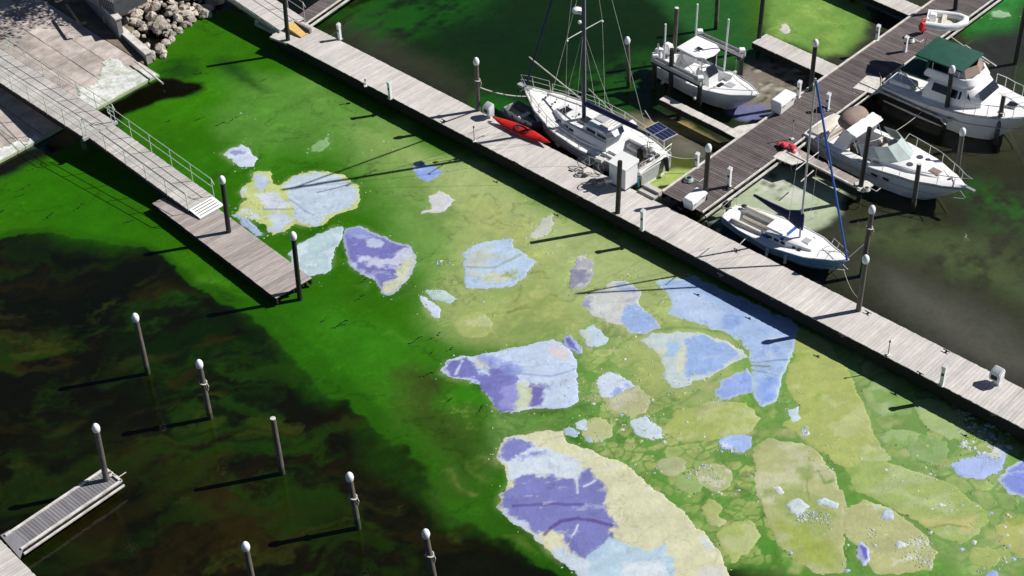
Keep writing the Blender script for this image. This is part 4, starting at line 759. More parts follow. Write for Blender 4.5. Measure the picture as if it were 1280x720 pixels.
# ------------------------------------------------------------------ the red kayak, the inflatable and the bicycles
a = W(618, 149, 1.0); b = W(689, 181, 1.0); L = (b-a).length; kz = .9
t = thing('kayak', 'red kayak lying tilted along the far edge of the main pier', 'kayak', (a.x, a.y, kz), math.atan2(b.y-a.y, b.x-a.x))
sec = []
for i in range(15):
    s = i/14; wdt = .33*max(.03, (math.sin(math.pi*min(1, s*1.02+.0)))**.75)+.01; zc = .20+.10*abs(2*s-1)**3; hh = .17*max(.12, math.sin(math.pi*s)**.6)
    sec.append([(s*L, wdt*math.cos(q), zc+hh*math.sin(q)*(1 if math.sin(q) < 0 else .75)) for q in [2*math.pi*k/12 for k in range(12)]])
k_ = MB().loft(sec).build('kayak_hull', 'red', t, smooth=True); k_.rotation_euler = (.28, 0, 0)
ck = MB().loft([[(L*.5+.42*math.cos(q)*e, .2*math.sin(q)*e, z_) for q in [2*math.pi*k/14 for k in range(14)]] for e, z_ in ((1.1, .30), (1.14, .345), (1.0, .35), (.95, .31))]).build('cockpit_rim', 'black', t, smooth=True); ck.rotation_euler = (.28, 0, 0)
MB().ball((L*.44, 0, .27), .16, .5, sx=1.4).build('kayak_seat', 'dgrey', t)
MB().tube((L*.02, .0, .22), (L*-.03, 0, .25), .07, .03).build('carry_handle', 'black', t)
p = W(657, 153, .25)
t = thing('inflatable_boat', 'dark grey inflatable tucked between the red kayak and the sailboat', 'inflatable', p, math.radians(-50))
pts = [(-1.2, .5, .3), (.2, .55, .3), (.9, .4, .34), (1.25, 0, .4), (.9, -.4, .34), (.2, -.55, .3), (-1.2, -.5, .3)]
MB().path(smooth_poly(pts, 0), .24, 10).build('buoyancy_tube', 'dgrey', t, smooth=True); MB().box((-1.2, -.35, .1), (.9, .35, .16)).build('floor_board', 'alu', t); MB().box((-1.25, -.42, .1), (-1.18, .42, .55)).build('transom_board', 'alu', t)
MB().box((-.2, -.45, .4), (.05, .45, .44)).build('thwart', 'kerb', t)
def bike(base, rz, lean, label, m):
    t = thing('bicycle', label, 'bicycle', base, rz, 'bicycles on the main pier'); A = Matrix.Rotation(lean, 3, 'X')
    T = lambda x, z: A @ Vector((x, 0, z))
    for x in (-.48, .48):
        w_ = MB().path([T(x+.31*math.cos(q), .33+.31*math.sin(q)) for q in np.linspace(0, 2*math.pi, 21)], .022).build('wheel', 'dgrey', t)
        mb = MB()
        for q in np.linspace(0, math.pi, 7)[:-1]: mb.tube(T(x+.3*math.cos(q), .33+.3*math.sin(q)), T(x-.3*math.cos(q), .33-.3*math.sin(q)), .004, n=3)
        mb.build('spokes', 'steel', w_)
    fr = MB()
    for p_, q_ in (((-.48, .33), (-.05, .3)), ((-.48, .33), (-.18, .72)), ((-.05, .3), (-.2, .82)), ((-.18, .72), (.35, .78)), ((-.05, .3), (.35, .72)), ((.48, .33), (.34, .86))): fr.tube(T(*p_), T(*q_), .02)
    fr.build('frame', m, t); MB().box((-.32, -.06, -.02), (-.06, .06, .04)).build('saddle', 'black', t, bevel=.02, loc=T(-.02, .85)); MB().tube(T(.33, .9)+Vector((0, -.26, 0)), T(.33, .9)+Vector((0, .26, 0)), .018).build('handlebar', 'alu', t)
    MB().box((-.18, -.14, .0), (.16, .14, .2)).build('basket', 'kerb', t, bevel=.01, loc=T(.5, .72))
bike(W(737, 214, .9), math.radians(-38), -.25, 'silver bicycle standing at the far edge of the main pier by the sailboat', 'alu')
bike(W(744, 226, .9), math.radians(10), 1.1, 'second bicycle lying over in front of the silver one, next to the big cabinet', 'kerb')
coil((724, 219), .9, 'pale rope coil left of the bicycles on the main pier', 'rope', .2, 3, 'rope_coil', 'rope')
coil((748, 230), .9, 'dropped rope coil under the bicycles against the cabinet shadow', 'rope', .25, 4, 'rope_coil', 'rope')
def line(name, pts, m, label, cat='rope', r=.02, sag=0.):
    P = [Vector(p) for p in pts]
    if sag and len(P) == 2: P = [P[0].lerp(P[1], k/10)-Vector((0, 0, sag*4*(k/10)*(1-k/10))) for k in range(11)]
    c = P[0].copy(); o = MB().path([p-c for p in P], r, 5).build(name, m); o.location = c; return tag(o, label, cat)
# ------------------------------------------------------------------ boats
def prof(tab, s):
    for (a, va), (b, vb) in zip(tab[:-1], tab[1:]):
        if s <= b: t = (s-a)/(b-a); t = t*t*(3-2*t)*.35+t*.65; return va+(vb-va)*t
    return tab[-1][1]
def hull_mesh(L, beam, sheer, zk=-.35, chine=.8, flare=.06, N=22, rake=.0):
    """beam, sheer: tables of (fraction from stern, value)"""
    secs = []
    for i in range(N+1):
        s = i/N; s = 1-(1-s)**1.25; bw = prof(beam, s); z = prof(sheer, s); x = s*L; kz = zk*(1-max(0, (s-.72)/.28)**2*.9)
        rk = lambda zz: rake*max(0, (s-.62)/.38)**1.6*(zz-z)
        half = [(x+rk(z), bw, z), (x+rk(z*.55), bw*(1-flare), z*.5), (x+rk(.05), bw*(chine), .05), (x+rk(kz*.6), bw*chine*.55, kz*.6), (x+rk(kz), 0, kz)]
        secs.append(half+[(a, -b, c) for a, b, c in reversed(half[:-1])])
    mb = MB(); n = len(secs[0]); vs = [q for s_ in secs for q in s_]
    fs = [(i*n+k, i*n+k+1, (i+1)*n+k+1, (i+1)*n+k) for i in range(N) for k in range(n-1)]+[tuple(range(n))]
    return mb.add(vs, fs)
def deck_mesh(L, beam, sheer, cockpit=None, N=44, camber=.05, inset=.02, dz=.0):
    mb = MB(); rows = []
    for i in range(N+1):
        s = i/N; bw = max(.02, prof(beam, s)-inset); z = prof(sheer, s)+dz; x = s*L
        cw = bw*.5; f = z+camber; ce = f
        if cockpit and cockpit[0]*L <= x <= cockpit[1]*L: cw = min(cockpit[2], bw-.22); ce = z-cockpit[3]
        rows.append([(x, bw, z), (x, cw, f if ce == f else z+.06), (x, cw*.98, ce), (x, 0, ce+(camber*.4 if ce == f else 0)), (x, -cw*.98, ce), (x, -cw, f if ce == f else z+.06), (x, -bw, z)])
    n = 7; vs = [q for r in rows for q in r]
    return mb.add(vs, [(i*n+k, (i+1)*n+k, (i+1)*n+k+1, i*n+k+1) for i in range(N) for k in range(n-1)])
def rail_line(t, beam, sheer, L, s0, s1, sides=(1, -1), h=.55, off=.06, n=7, mid=True, name='lifeline', wire=.014, pole=.016):
    for sg in sides:
        top = []; mdl = []
        for k in range(n):
            s = s0+(s1-s0)*k/(n-1); x = s*L; y = sg*(prof(beam, s)-off); z = prof(sheer, s)+.02
            MB().tube((x, y, z), (x, y, z+h), pole, n=5).build('stanchion', 'steel', t); top.append((x, y, z+h)); mdl.append((x, y, z+h*.5))
        MB().path(top, wire, 5).build(name, 'steel', t)
        if mid: MB().path(mdl, wire*.8, 4).build(name, 'steel', t)
def edge_strip(L, beam, sheer, r=.035, dz=0., s1=1.):
    pts = [(s*L, prof(beam, s), prof(sheer, s)+dz) for s in np.linspace(0, s1, 22)]
    return MB().path(pts, r, 6).path([(x, -y, z) for x, y, z in pts], r, 6)
def boat(name, label, cat, stern, bow, z, zb=None, group=None):
    a = W(*stern, z); b = W(*bow, zb or z); return thing(name, label, cat, (a.x, a.y, 0), math.atan2(b.y-a.y, b.x-a.x), group), math.hypot(b.x-a.x, b.y-a.y)
rect = lambda x0, x1, y0, y1, z: [(x0, y0, z), (x1, y0, z), (x1, y1, z), (x0, y1, z)]
# -- A: big white ketch-like cruising sailboat alongside the main pier
A_, LA = boat('sailboat', 'big white sailboat with a dark blue mast moored along the main pier', 'sailboat', (820, 205), (656, 111), .95, 1.25)
bm = [(0, 1.15), (.15, 1.5), (.4, 1.78), (.6, 1.66), (.8, 1.1), (.93, .48), (1, .05)]; sh = [(0, .95), (.3, .92), (.6, 1.02), (.85, 1.2), (1, 1.38)]
hull_mesh(LA, bm, sh, -.5, .78, .03, rake=.75).build('hull', 'gel', A_, smooth=True)
deck_mesh(LA, bm, sh, (.04, .27, .72, .42)).build('deck', 'nonskid', A_, smooth=True)
edge_strip(LA, bm, sh, .04, .03).build('toe_rail', 'alu', A_); edge_strip(LA, [(s, v*.985) for s, v in bm], [(s, v*.82) for s, v in sh], .018).build('sheer_stripe', 'dgrey', A_)
MB().box((-.035, -1.1, .2), (-.0, 1.1, .9)).build('transom_panel', 'gelgrey', A_, bevel=.01)
zd = 1.0
tr = lambda e, z, zf: [(LA*.27+e, -.98+e, z), (LA*.50, -1.05+e, z), (LA*.62, -.85+e, zf), (LA*.73-e, -.45+e*.5, zf), (LA*.73-e, .45-e*.5, zf), (LA*.62, .85-e, zf), (LA*.50, 1.05-e, z), (LA*.27+e, .98-e, z)]
cab = MB().loft([tr(0, zd-.02, zd+.02), tr(.06, zd+.36, zd+.28), tr(.12, zd+.42, zd+.33)]).build('cabin_trunk', 'gel', A_, smooth=True, bevel=.015)
pil = lambda e, z: [(LA*.28+e, -.8+e, z), (LA*.47-e*2.2, -.78+e, z), (LA*.47-e*2.2, .78-e, z), (LA*.28+e, .8-e, z)]
MB().loft([pil(0, zd+.4), pil(.05, zd+.72), pil(.1, zd+.77)]).build('pilot_house', 'gel', A_, smooth=True, bevel=.02)
for x0, x1 in ((.29, .355), (.37, .435)):
    for sg in (1, -1): MB().box((LA*x0, sg*.772-.012, zd+.48), (LA*x1, sg*.772+.012, zd+.66)).build('cabin_window', 'glass', A_)
for x0, x1, y in ((.51, .545, 1.0), (.56, .59, .93), (.63, .655, .80)):
    for sg in (1, -1): MB().box((LA*x0, sg*y-.02, zd+.12), (LA*x1, sg*y+.015, zd+.24)).build('porthole', 'glass', A_)
def hatch(t, x, y, z, w_, d_, m='glass', fr='alu', name='deck_hatch'):
    f = MB().box((x-w_/2-.04, y-d_/2-.04, z-.03), (x+w_/2+.04, y+d_/2+.04, z+.03)).build(name, fr, t, bevel=.01); MB().box((x-w_/2, y-d_/2, z+.02), (x+w_/2, y+d_/2, z+.045)).build('hatch_lid', m, f)
hatch(A_, LA*.665, .05, zd+.35, .46, .46); hatch(A_, LA*.50, .12, zd+.45, .6, .5, 'black'); hatch(A_, LA*.41, -.2, zd+.79, .7, .5, 'gelgrey', 'white'); hatch(A_, LA*.35, .2, zd+.79, .5, .34, 'cream', 'white')
for k in range(4): MB().box((LA*(.30+.02*k), -.7, zd+.78), (LA*(.30+.02*k)+.05, .5, zd+.815)).build('grab_rail', 'alu', A_)
MB().loft([pil(.02, zd+.74)[:1]+[(LA*.30, -.75, zd+.78), (LA*.30, .75, zd+.78), (LA*.27, .8, zd+.75)], [(LA*.22, -.8, zd+1.0), (LA*.25, -.78, zd+1.16), (LA*.25, .78, zd+1.16), (LA*.22, .8, zd+1.0)]]).build('spray_dodger', 'gelgrey', A_, smooth=True)
for sg in (1, -1): MB().box((LA*.06, sg*.72-.12 if sg > 0 else -.9, .95), (LA*.26, .9 if sg > 0 else -.6, 1.08)).build('cockpit_coaming', 'white', A_, bevel=.02)
for sg in (1, -1): MB().box((LA*.07, .36 if sg > 0 else -.68, .6), (LA*.25, .68 if sg > 0 else -.36, .82)).build('cockpit_bench', 'gelgrey', A_, bevel=.01)
MB().path([(LA*.095, .38*math.cos(q), 1.25+.38*math.sin(q)) for q in np.linspace(0, 6.283, 25)], .022).build('steering_wheel', 'black', A_); MB().box((LA*.10, -.1, .55), (LA*.13, .1, 1.3)).build('binnacle', 'black', A_, bevel=.02)
for k in range(11): MB().ball((random.uniform(.15, 1.2), random.uniform(-.95, .95), random.uniform(.95, 1.15)), random.uniform(.13, .26), .7, 8, 5, .3).build('stowed_bag', random.choice(['cream', 'white', 'tan', 'gelgrey', 'dgrey']), A_, smooth=True)
MB().tube((-.25, -.6, .35), (-.1, -.6, 1.05), .1, .13).build('outboard_motor', 'black', A_)
# stern arch with the solar panel
for y in (-1.2, .1): MB().path([(.55, y, .95), (.5, y, 2.1), (.1, y, 2.25)], .025).build('arch_leg', 'steel', A_)
sp = MB().box((-.66, -.56, -.02), (.66, .56, .02)).build('solar_frame', 'alu', A_, bevel=.005); sp.location = (.30, -.62, 2.45); sp.rotation_euler = (.12, -.1, 0)
for i in range(2):
    for j in range(4): MB().box((-.62+i*.63, -.53+j*.27, .018), (-.62+i*.63+.6, -.53+j*.27+.245, .028)).build('solar_cell', 'solar', sp)
MB().path([(.1, -1.15, .95), (.05, -1.2, 1.55), (-.1, 0, 1.6), (.05, 1.15, 1.55), (.2, 1.1, .95)], .02).build('pushpit_rail', 'steel', A_); MB().path([(.08, -1.18, 1.25), (-.06, 0, 1.28), (.08, 1.12, 1.25)], .016).build('pushpit_rail', 'steel', A_)
fe = MB().tube((.15, 1.22, .2), (.15, 1.26, .75), .13, .13, 12).ball((.15, 1.22, .2), .13).build('fender', 'teal', A_, smooth=True)
MB().tube((.6, 1.45, .05), (.6, 1.42, .75), .1, .1, 10).build('fender', 'white', A_, smooth=True)
rail_line(A_, bm, sh, LA, .12, .86, n=9)
bx_ = LA*.995
MB().path([(LA*.87, .72, 1.3), (LA*.88, .72, 1.88), (LA*.97, .32, 1.98), (LA*1.03, 0, 2.0), (LA*.97, -.32, 1.98), (LA*.88, -.72, 1.88), (LA*.87, -.72, 1.3)], .022).build('pulpit_rail', 'steel', A_)
MB().path([(LA*.88, .7, 1.6), (LA*.97, .3, 1.7), (LA*1.03, 0, 1.72), (LA*.97, -.3, 1.7), (LA*.88, -.7, 1.6)], .018).build('pulpit_rail', 'steel', A_)
for y in (.3, -.3): MB().tube((LA*.96, y, 1.35), (LA*.97, y, 1.97), .018).build('pulpit_post', 'steel', A_)
MB().box((LA*.95, -.14, 1.3), (LA*1.05, .14, 1.42)).build('bowsprit_plate', 'alu', A_, bevel=.01); MB().path([(LA*1.05, 0, 1.4), (LA*1.06, 0, 1.15), (LA*1.03, .18, 1.0), (LA*1.03, -.18, 1.0)], .035).build('anchor', 'dgrey', A_)
mx = LA*.535; my = 0.; H = 14.2
MB().tube((mx, my, zd+.35), (mx, my, H), .105, .085, 12).build('mast', 'mastblue', A_, smooth=True); MB().tube((mx-.11, my-.02, zd+.45), (mx-.1, my-.02, H-.2), .03, .025).build('mast_track', 'alu', A_)
MB().tube((mx-.1, my, zd+1.25), (mx-4.4, my-.12, zd+1.35), .085, .07, 10).build('boom', 'mastblue', A_); MB().tube((mx-.2, my, zd+1.42), (mx-3.6, my-.1, zd+1.48), .12, .07, 10).build('furled_mainsail', 'navy', A_, smooth=True)
def spreader(z, L_):
    for sg in (1, -1):
        s_ = MB().tube((mx, 0, z), (mx-.1, sg*L_, z+.08), .03, .022).build('spreader', 'alu', A_); MB().ball((mx-.1, sg*L_, z+.0), .06).build('spreader_tip', 'white', s_)
spreader(6.6, 1.25); spreader(10.6, .95)
ra = MB().ball((mx+.38, .05, 7.6), .27, .55, 12, 8).build('radar_dome', 'white', A_, smooth=True); MB().tube((mx, 0, 7.45), (mx+.38, .05, 7.45), .03).build('dome_bracket', 'alu', A_); MB().ball((mx+.26, 0, 6.95), .1).build('steaming_light', 'white', A_)
for sg in (1, -1):
    MB().path([(mx-.1, sg*1.5, 1.05), (mx-.1, sg*1.25, 6.68), (mx, 0, H-.3)], .009, 4).build('shroud', 'steel', A_); MB().path([(mx+.5, sg*1.45, 1.05), (mx, 0, 6.6)], .008, 4).build('shroud', 'steel', A_); MB().path([(mx-.7, sg*1.5, 1.05), (mx, 0, 6.6)], .008, 4).build('shroud', 'steel', A_)
MB().path([(LA*.99, 0, 1.45), (mx, 0, H-.5)], .055, 7).build('furled_jib', 'navy', A_); MB().path([(.1, 0, 1.0), (mx, 0, H)], .009, 4).build('backstay', 'steel', A_)
MB().path([(LA*.80, 0, 1.3), (mx, 0, 9.6)], .012, 4).build('inner_forestay', 'steel', A_)
MB().tube((LA*.955, .02, 3.4), (mx+.1, .05, zd+1.5), .035).build('whisker_pole', 'kerb', A_); MB().tube((LA*.84, -.2, 1.5), (mx+.1, -.1, zd+1.0), .04).build('spare_pole', 'alu', A_)
MB().path([(mx-.2, -.15, zd+2.2), (mx-1.6, -.9, 1.7), (mx-2.6, -1.2, 1.5)], .014, 4).build('slack_halyard', 'rope', A_)
for k in range(14): MB().ball((LA*random.uniform(.33, .9), random.uniform(-.35, .35), zd+random.uniform(.38, .46) if random.random() < .6 else zd+.4), random.uniform(.04, .09), .7, 7, 5).build('deck_fitting', random.choice(['alu', 'white', 'dgrey']), A_)
for x, y in ((.78, .9), (.40, 1.62), (.2, 1.45), (.40, -1.62)): MB().tube((LA*x-.1, y, prof(sh, x)+.09), (LA*x+.1, y, prof(sh, x)+.09), .025).build('deck_cleat', 'steel', A_)
pa = A_.matrix_basis
def wl(t, p): return Matrix.Translation(t.location) @ Matrix.Rotation(t.rotation_euler[2], 4, 'Z') @ Vector(p)
line('bow_line', [W(599, 109, 2.35), wl(A_, (LA*.93, .5, 1.3))], 'rope', 'white braided bow line from the capped pile to the big white sailboat', r=.028, sag=.15)
line('stern_line', [wl(A_, (.2, 1.1, 1.0)), W(826, 245, .9)], 'rope', 'stern line from the big white sailboat down to the main pier', r=.022, sag=.1)
line('stern_line', [wl(A_, (.1, -.9, 1.0)), W(880, 195, .9)], 'rope', 'thin stern line from the big white sailboat over to the branch pier', r=.018, sag=.2)
# -- B: centre console boat on a lift
B_, LB = boat('fishing_boat', 'white centre console fishing boat with a white hard top sitting on a boat lift', 'motorboat', (835, 72), (948, 121), 1.0, 1.3); B_.location.z = -.55
bm = [(0, 1.05), (.3, 1.2), (.55, 1.18), (.78, .82), (.92, .38), (1, .04)]; s0 = .75; sh = [(0, 1.5), (.4, 1.52), (.7, 1.66), (1, 1.95)]
h_ = MB(); hm = hull_mesh(LB, bm, [(a, b-.62) for a, b in sh], -.3, .82, .05, rake=1.0); hm.v = [(x, y, z+.62) for x, y, z in hm.v]; hm.build('hull', 'gel', B_, smooth=True)
deck_mesh(LB, bm, sh, (.03, .62, .86, .55)).build('deck', 'white', B_, smooth=True); edge_strip(LB, bm, sh, .03, .01).build('rub_rail', 'white', B_)
MB().loft([rect(LB*.36, LB*.52, -.42, .42, 1.0), rect(LB*.37, LB*.51, -.4, .4, 1.9), rect(LB*.38, LB*.47, -.36, .36, 2.05)]).build('console', 'white', B_, smooth=True, bevel=.03)
MB().plate([(LB*.515, -.38, 1.85), (LB*.515, .38, 1.85), (LB*.47, .34, 2.3), (LB*.47, -.34, 2.3)], .02).build('windscreen', 'glass', B_)
ht = lambda e, z: [(LB*.20+e, -.82+e, z), (LB*.42, -.86+e, z), (LB*.49-e, -.62+e, z), (LB*.51-e, 0, z), (LB*.49-e, .62-e, z), (LB*.42, .86-e, z), (LB*.20+e, .82-e, z)]
MB().loft([ht(.03, 3.0), ht(0, 3.03), ht(.02, 3.1), ht(.25, 3.15)]).build('hard_top', 'white', B_, smooth=True)
hatch(B_, LB*.37, -.2, 3.17, .3, .22, 'black', 'white', 'top_hatch')
for x in (.24, .46):
    for y in (-.55, .55): MB().tube((LB*x, y, 1.0), (LB*x, y*1.1, 3.02), .028).build('top_leg', 'steel', B_)
MB().tube((LB*.24, -.6, 2.4), (LB*.46, -.6, 1.6), .02).tube((LB*.24, .6, 2.4), (LB*.46, .6, 1.6), .02).build('top_brace', 'steel', B_)
MB().box((LB*.24, -.45, 1.0), (LB*.32, .45, 1.7)).build('leaning_post', 'white', B_, bevel=.03); MB().path([(LB*.355, .2*math.cos(q), 1.75+.2*math.sin(q)) for q in np.linspace(0, 6.28, 15)], .018).build('steering_wheel', 'black', B_)
MB().box((LB*.56, -.4, 1.1), (LB*.66, .4, 1.5)).build('forward_seat', 'white', B_, bevel=.04); hatch(B_, LB*.70, 0, 1.72, .5, .4, 'gelgrey', 'white', 'anchor_hatch')
MB().box((LB*.61, -.5, 1.66), (LB*.65, -.1, 1.74)).build('cushion', 'black', B_, bevel=.02)
for y in (-.35, .35):
    ob = MB().loft([rect(-.55, -.12, y-.2, y+.2, 1.55), rect(-.6, -.06, y-.23, y+.23, 1.85), rect(-.5, -.12, y-.17, y+.17, 2.15)]).build('outboard_engine', 'white', B_, smooth=True, bevel=.04); MB().box((-.42, y-.06, .55), (-.2, y+.06, 1.56)).build('engine_leg', 'gelgrey', ob)
MB().box((-.45, -.8, 1.2), (0, .8, 1.28)).build('swim_platform', 'gelgrey', B_, bevel=.01)
MB().path([(LB*.6, .95, 1.7), (LB*.75, .8, 2.0), (LB*.95, .25, 2.2), (LB*.98, 0, 2.2), (LB*.95, -.25, 2.2), (LB*.75, -.8, 2.0), (LB*.6, -.95, 1.7)], .016).build('bow_rail', 'steel', B_)
# the lift
lt = thing('boat_lift', 'pale four post boat lift with two long beams carrying the fishing boat', 'boat lift', (0, 0, 0), 0)
for (q0, q1) in (((816, 72), (878, 103)), ((872, 42), (930, 68))):
    p0 = W(*q0, 1.9); p1 = W(*q1, 1.9); d = (p1-p0).normalized(); n = Vector((-d.y, d.x, 0))
    for s_, zz in ((-.11, 1.98), (.11, 1.98)): MB().loft([[p0+n*(s_-.06)+Vector((0, 0, zz-1.9-.22)), p0+n*(s_+.06)+Vector((0, 0, zz-1.9-.22)), p0+n*(s_+.06)+Vector((0, 0, zz-1.9)), p0+n*(s_-.06)+Vector((0, 0, zz-1.9))], [p1+n*(s_-.06)+Vector((0, 0, zz-1.9-.22)), p1+n*(s_+.06)+Vector((0, 0, zz-1.9-.22)), p1+n*(s_+.06)+Vector((0, 0, zz-1.9)), p1+n*(s_-.06)+Vector((0, 0, zz-1.9))]]).build('lift_beam', 'alu', lt)
    MB().tube(p0+Vector((0, 0, .16)), p1+Vector((0, 0, .16)), .045).build('drive_shaft', 'steel', lt)
    MB().loft([[p0+n*(-.2)+Vector((0, 0, -.24)), p0+n*.2+Vector((0, 0, -.24)), p0+n*.2+Vector((0, 0, -.2)), p0+n*(-.2)+Vector((0, 0, -.2))], [p1+n*(-.2)+Vector((0, 0, -.24)), p1+n*.2+Vector((0, 0, -.24)), p1+n*.2+Vector((0, 0, -.2)), p1+n*(-.2)+Vector((0, 0, -.2))]]).build('beam_web', 'dgrey', lt)
    for p in (p0+d*.15, p1-d*.15):
        MB().tube((p.x, p.y, -2), (p.x, p.y, 1.68), .14, .13, 12).build('lift_pile', 'pile_black', lt)
        MB().box((p.x-.16, p.y-.16, 2.0), (p.x+.16, p.y+.16, 2.2)).build('winch_housing', 'white', lt, bevel=.03); MB().path([(p.x, p.y, 1.9), (p.x+.08, p.y-.1, .6)], .012, 4).build('lift_cable', 'steel', lt)
    pm = p0.lerp(p1, .38); MB().tube((pm.x, pm.y, -2), (pm.x, pm.y, 3.0 if q0[1] > 60 else 1.7), .14, .13, 12).build('lift_pile', 'pile_black', lt)
for k in (.2, .85):
    a1 = W(816, 72, 1.9).lerp(W(878, 103, 1.9), k); a2 = W(872, 42, 1.9).lerp(W(930, 68, 1.9), k)
    MB().tube((a1.x, a1.y, .62), (a2.x, a2.y, .62), .09).build('cradle_beam', 'alu', lt)
    for p in (a1, a2): MB().tube((p.x, p.y, .62), (p.x, p.y, 1.75), .012, n=4).build('lift_cable', 'steel', lt)
for b0, t0, z0 in (((830, 75), (832, 30), 1.7), ((869, 50), (872, 5), 1.9), ((905, 86), (911, 24), 1.2), ((822, 72), (823, 55), 1.9)):
    a, b, d, h = tilted(b0, t0, z0); MB().tube(a-Vector((0, 0, .4)), b, .05, .05, 8).build('guide_pole', 'white', lt)
# -- C: cabin cruiser with green canopies and a dinghy
C_, LC = boat('cabin_cruiser', 'white cabin cruiser with bottle green canopies at the upper right', 'motorboat', (1122, 92), (1302, 150), 1.1, 1.6)
bm = [(0, 1.55), (.3, 1.8), (.6, 1.75), (.8, 1.25), (.93, .6), (1, .05)]; sh = [(0, 1.15), (.4, 1.35), (.7, 1.6), (1, 1.9)]
hull_mesh(LC, bm, sh, -.5, .85, .05, rake=1.0).build('hull', 'gel', C_, smooth=True); deck_mesh(LC, bm, sh, (.02, .30, 1.35, .5)).build('deck', 'white', C_, smooth=True)
edge_strip(LC, bm, sh, .045, -.06).build('rub_rail', 'gelgrey', C_); edge_strip(LC, [(s, v*.98) for s, v in bm], [(s, v*.62) for s, v in sh], .02).build('hull_stripe', 'gelgrey', C_)
MB().box((-.75, -1.4, .3), (0, 1.4, .4)).build('swim_platform', 'gelgrey', C_, bevel=.02); MB().box((.0, -1.45, .6), (.12, 1.45, 1.25)).build('transom', 'white', C_, bevel=.02)
z0 = 1.4; sa = lambda e, z, f=0: [(LC*.27+e, -1.45+e, z), (LC*.55, -1.42+e, z+f*.4), (LC*.66-e*1.6, -1.0+e, z+f), (LC*.66-e*1.6, 1.0-e, z+f), (LC*.55, 1.42-e, z+f*.4), (LC*.27+e, 1.45-e, z)]
MB().loft([sa(0, z0-.1), sa(.1, z0+.55), sa(.32, z0+1.0), sa(.42, z0+1.08)]).build('saloon', 'gel', C_, smooth=True, bevel=.02)
for sg in (-1, 1):
    q = [(LC*.33, sg*1.372, z0+.48), (LC*.50, sg*1.36, z0+.48), (LC*.50, sg*1.19, z0+.86), (LC*.33, sg*1.19, z0+.86)]
    MB().plate(q if sg < 0 else q[::-1], .03).build('saloon_window', 'glass', C_)
    q = [(LC*.51, sg*1.35, z0+.5), (LC*.585, sg*1.14, z0+.52), (LC*.56, sg*1.05, z0+.86), (LC*.51, sg*1.17, z0+.86)]
    MB().plate(q if sg < 0 else q[::-1], .03).build('saloon_window', 'glass', C_)
for y0_, y1_ in ((-.85, -.03), (.03, .85)): MB().plate([(LC*.648, y0_, z0+.55), (LC*.648, y1_, z0+.55), (LC*.612, y1_*.85, z0+.96), (LC*.612, y0_*.85, z0+.96)], .03).build('front_window', 'glass', C_)
fb = lambda e, z: [(LC*.26+e, -1.2+e, z), (LC*.52-e, -1.15+e, z), (LC*.57-e*1.5, -.75+e, z), (LC*.57-e*1.5, .75-e, z), (LC*.52-e, 1.15-e, z), (LC*.26+e, 1.2-e, z)]
MB().loft([fb(-.02, z0+1.05), fb(-.05, z0+1.2), fb(.06, z0+1.5)]).build('flybridge', 'white', C_, smooth=True, bevel=.02)
MB().loft([fb(.12, z0+1.5), fb(.16, z0+1.515)]).build('flybridge_floor', 'dgrey', C_)
cl_ = lambda e, z: [(LC*.40, -1.0+e, z), (LC*.52-e*1.5, -.95+e, z), (LC*.555-e*1.5, 0, z), (LC*.52-e*1.5, .95-e, z), (LC*.40, 1.0-e, z)]
mb = MB(); A1 = cl_(0, z0+1.48); A2 = cl_(.16, z0+1.92)
for k in range(4): MB().plate([A1[k], A1[k+1], A2[k+1], A2[k]], .02).build('clear_curtain', 'tan' if k in (1, 2) else 'gelgrey', C_)
can = lambda e, z, x0, x1: [(x0+e, -1.15+e, z), (x1-e, -1.12+e, z), (x1-e, 1.12-e, z), (x0+e, 1.15-e, z)]
MB().loft([can(0, z0+1.92, LC*.17, LC*.50), can(.02, z0+1.99, LC*.17, LC*.50), can(.4, z0+2.08, LC*.17, LC*.50)]).build('bimini_canopy', 'green', C_, smooth=True)
MB().loft([[(LC*.245, -1.2, z0+1.0), (LC*.27, -1.2, z0+1.0), (LC*.27, 1.2, z0+1.0), (LC*.245, 1.2, z0+1.0)], [(LC*.26, -1.1, z0+1.9), (LC*.275, -1.1, z0+1.9), (LC*.275, 1.1, z0+1.9), (LC*.26, 1.1, z0+1.9)]]).build('rear_curtain', 'green', C_)
MB().loft([can(0, z0+.72, LC*.08, LC*.27), can(.02, z0+.80, LC*.08, LC*.27), can(.35, z0+.9, LC*.08, LC*.27)]).build('cockpit_canopy', 'green', C_, smooth=True)
for x, z_ in ((LC*.30, z0+1.9), (LC*.48, z0+1.9), (LC*.10, z0+.72)):
    for y in (-1.1, 1.1): MB().tube((x, y, 1.2), (x, y, z_), .02).build('canopy_pole', 'steel', C_)
MB().tube((LC*.08, -1.15, z0+.8), (LC*.30, -1.2, z0-.1), .03).build('canopy_strut', 'steel', C_)
for k in range(5): MB().ball((LC*random.uniform(.37, .45), random.uniform(-.9, -.2), z0+1.7), random.uniform(.14, .24), .9, 8, 6, .25).build('stowed_cushion', random.choice(['tan', 'cream', 'black']), C_, smooth=True)
for sg in (-1, 1): MB().box((LC*.40, sg*1.66-.02, 1.02), (LC*.44, sg*1.66+.05, 1.12)).build('hull_vent', 'black', C_)
MB().loft([rect(.15, 1.5, -1.25, -.35, 1.1), rect(.2, 1.45, -1.2, -.4, 1.45)]).build('stern_locker', 'white', C_, bevel=.05, smooth=True)
rail_line(C_, bm, sh, LC, .58, .93, n=6, h=.6, mid=False, name='bow_rail', wire=.022, pole=.018)
hatch(C_, LC*.80, 0, 1.82, .45, .45, 'glass', 'alu')
MB().box((LC*.92, -.06, 1.85), (LC*.99, .06, 1.95)).build('anchor_roller', 'steel', C_)
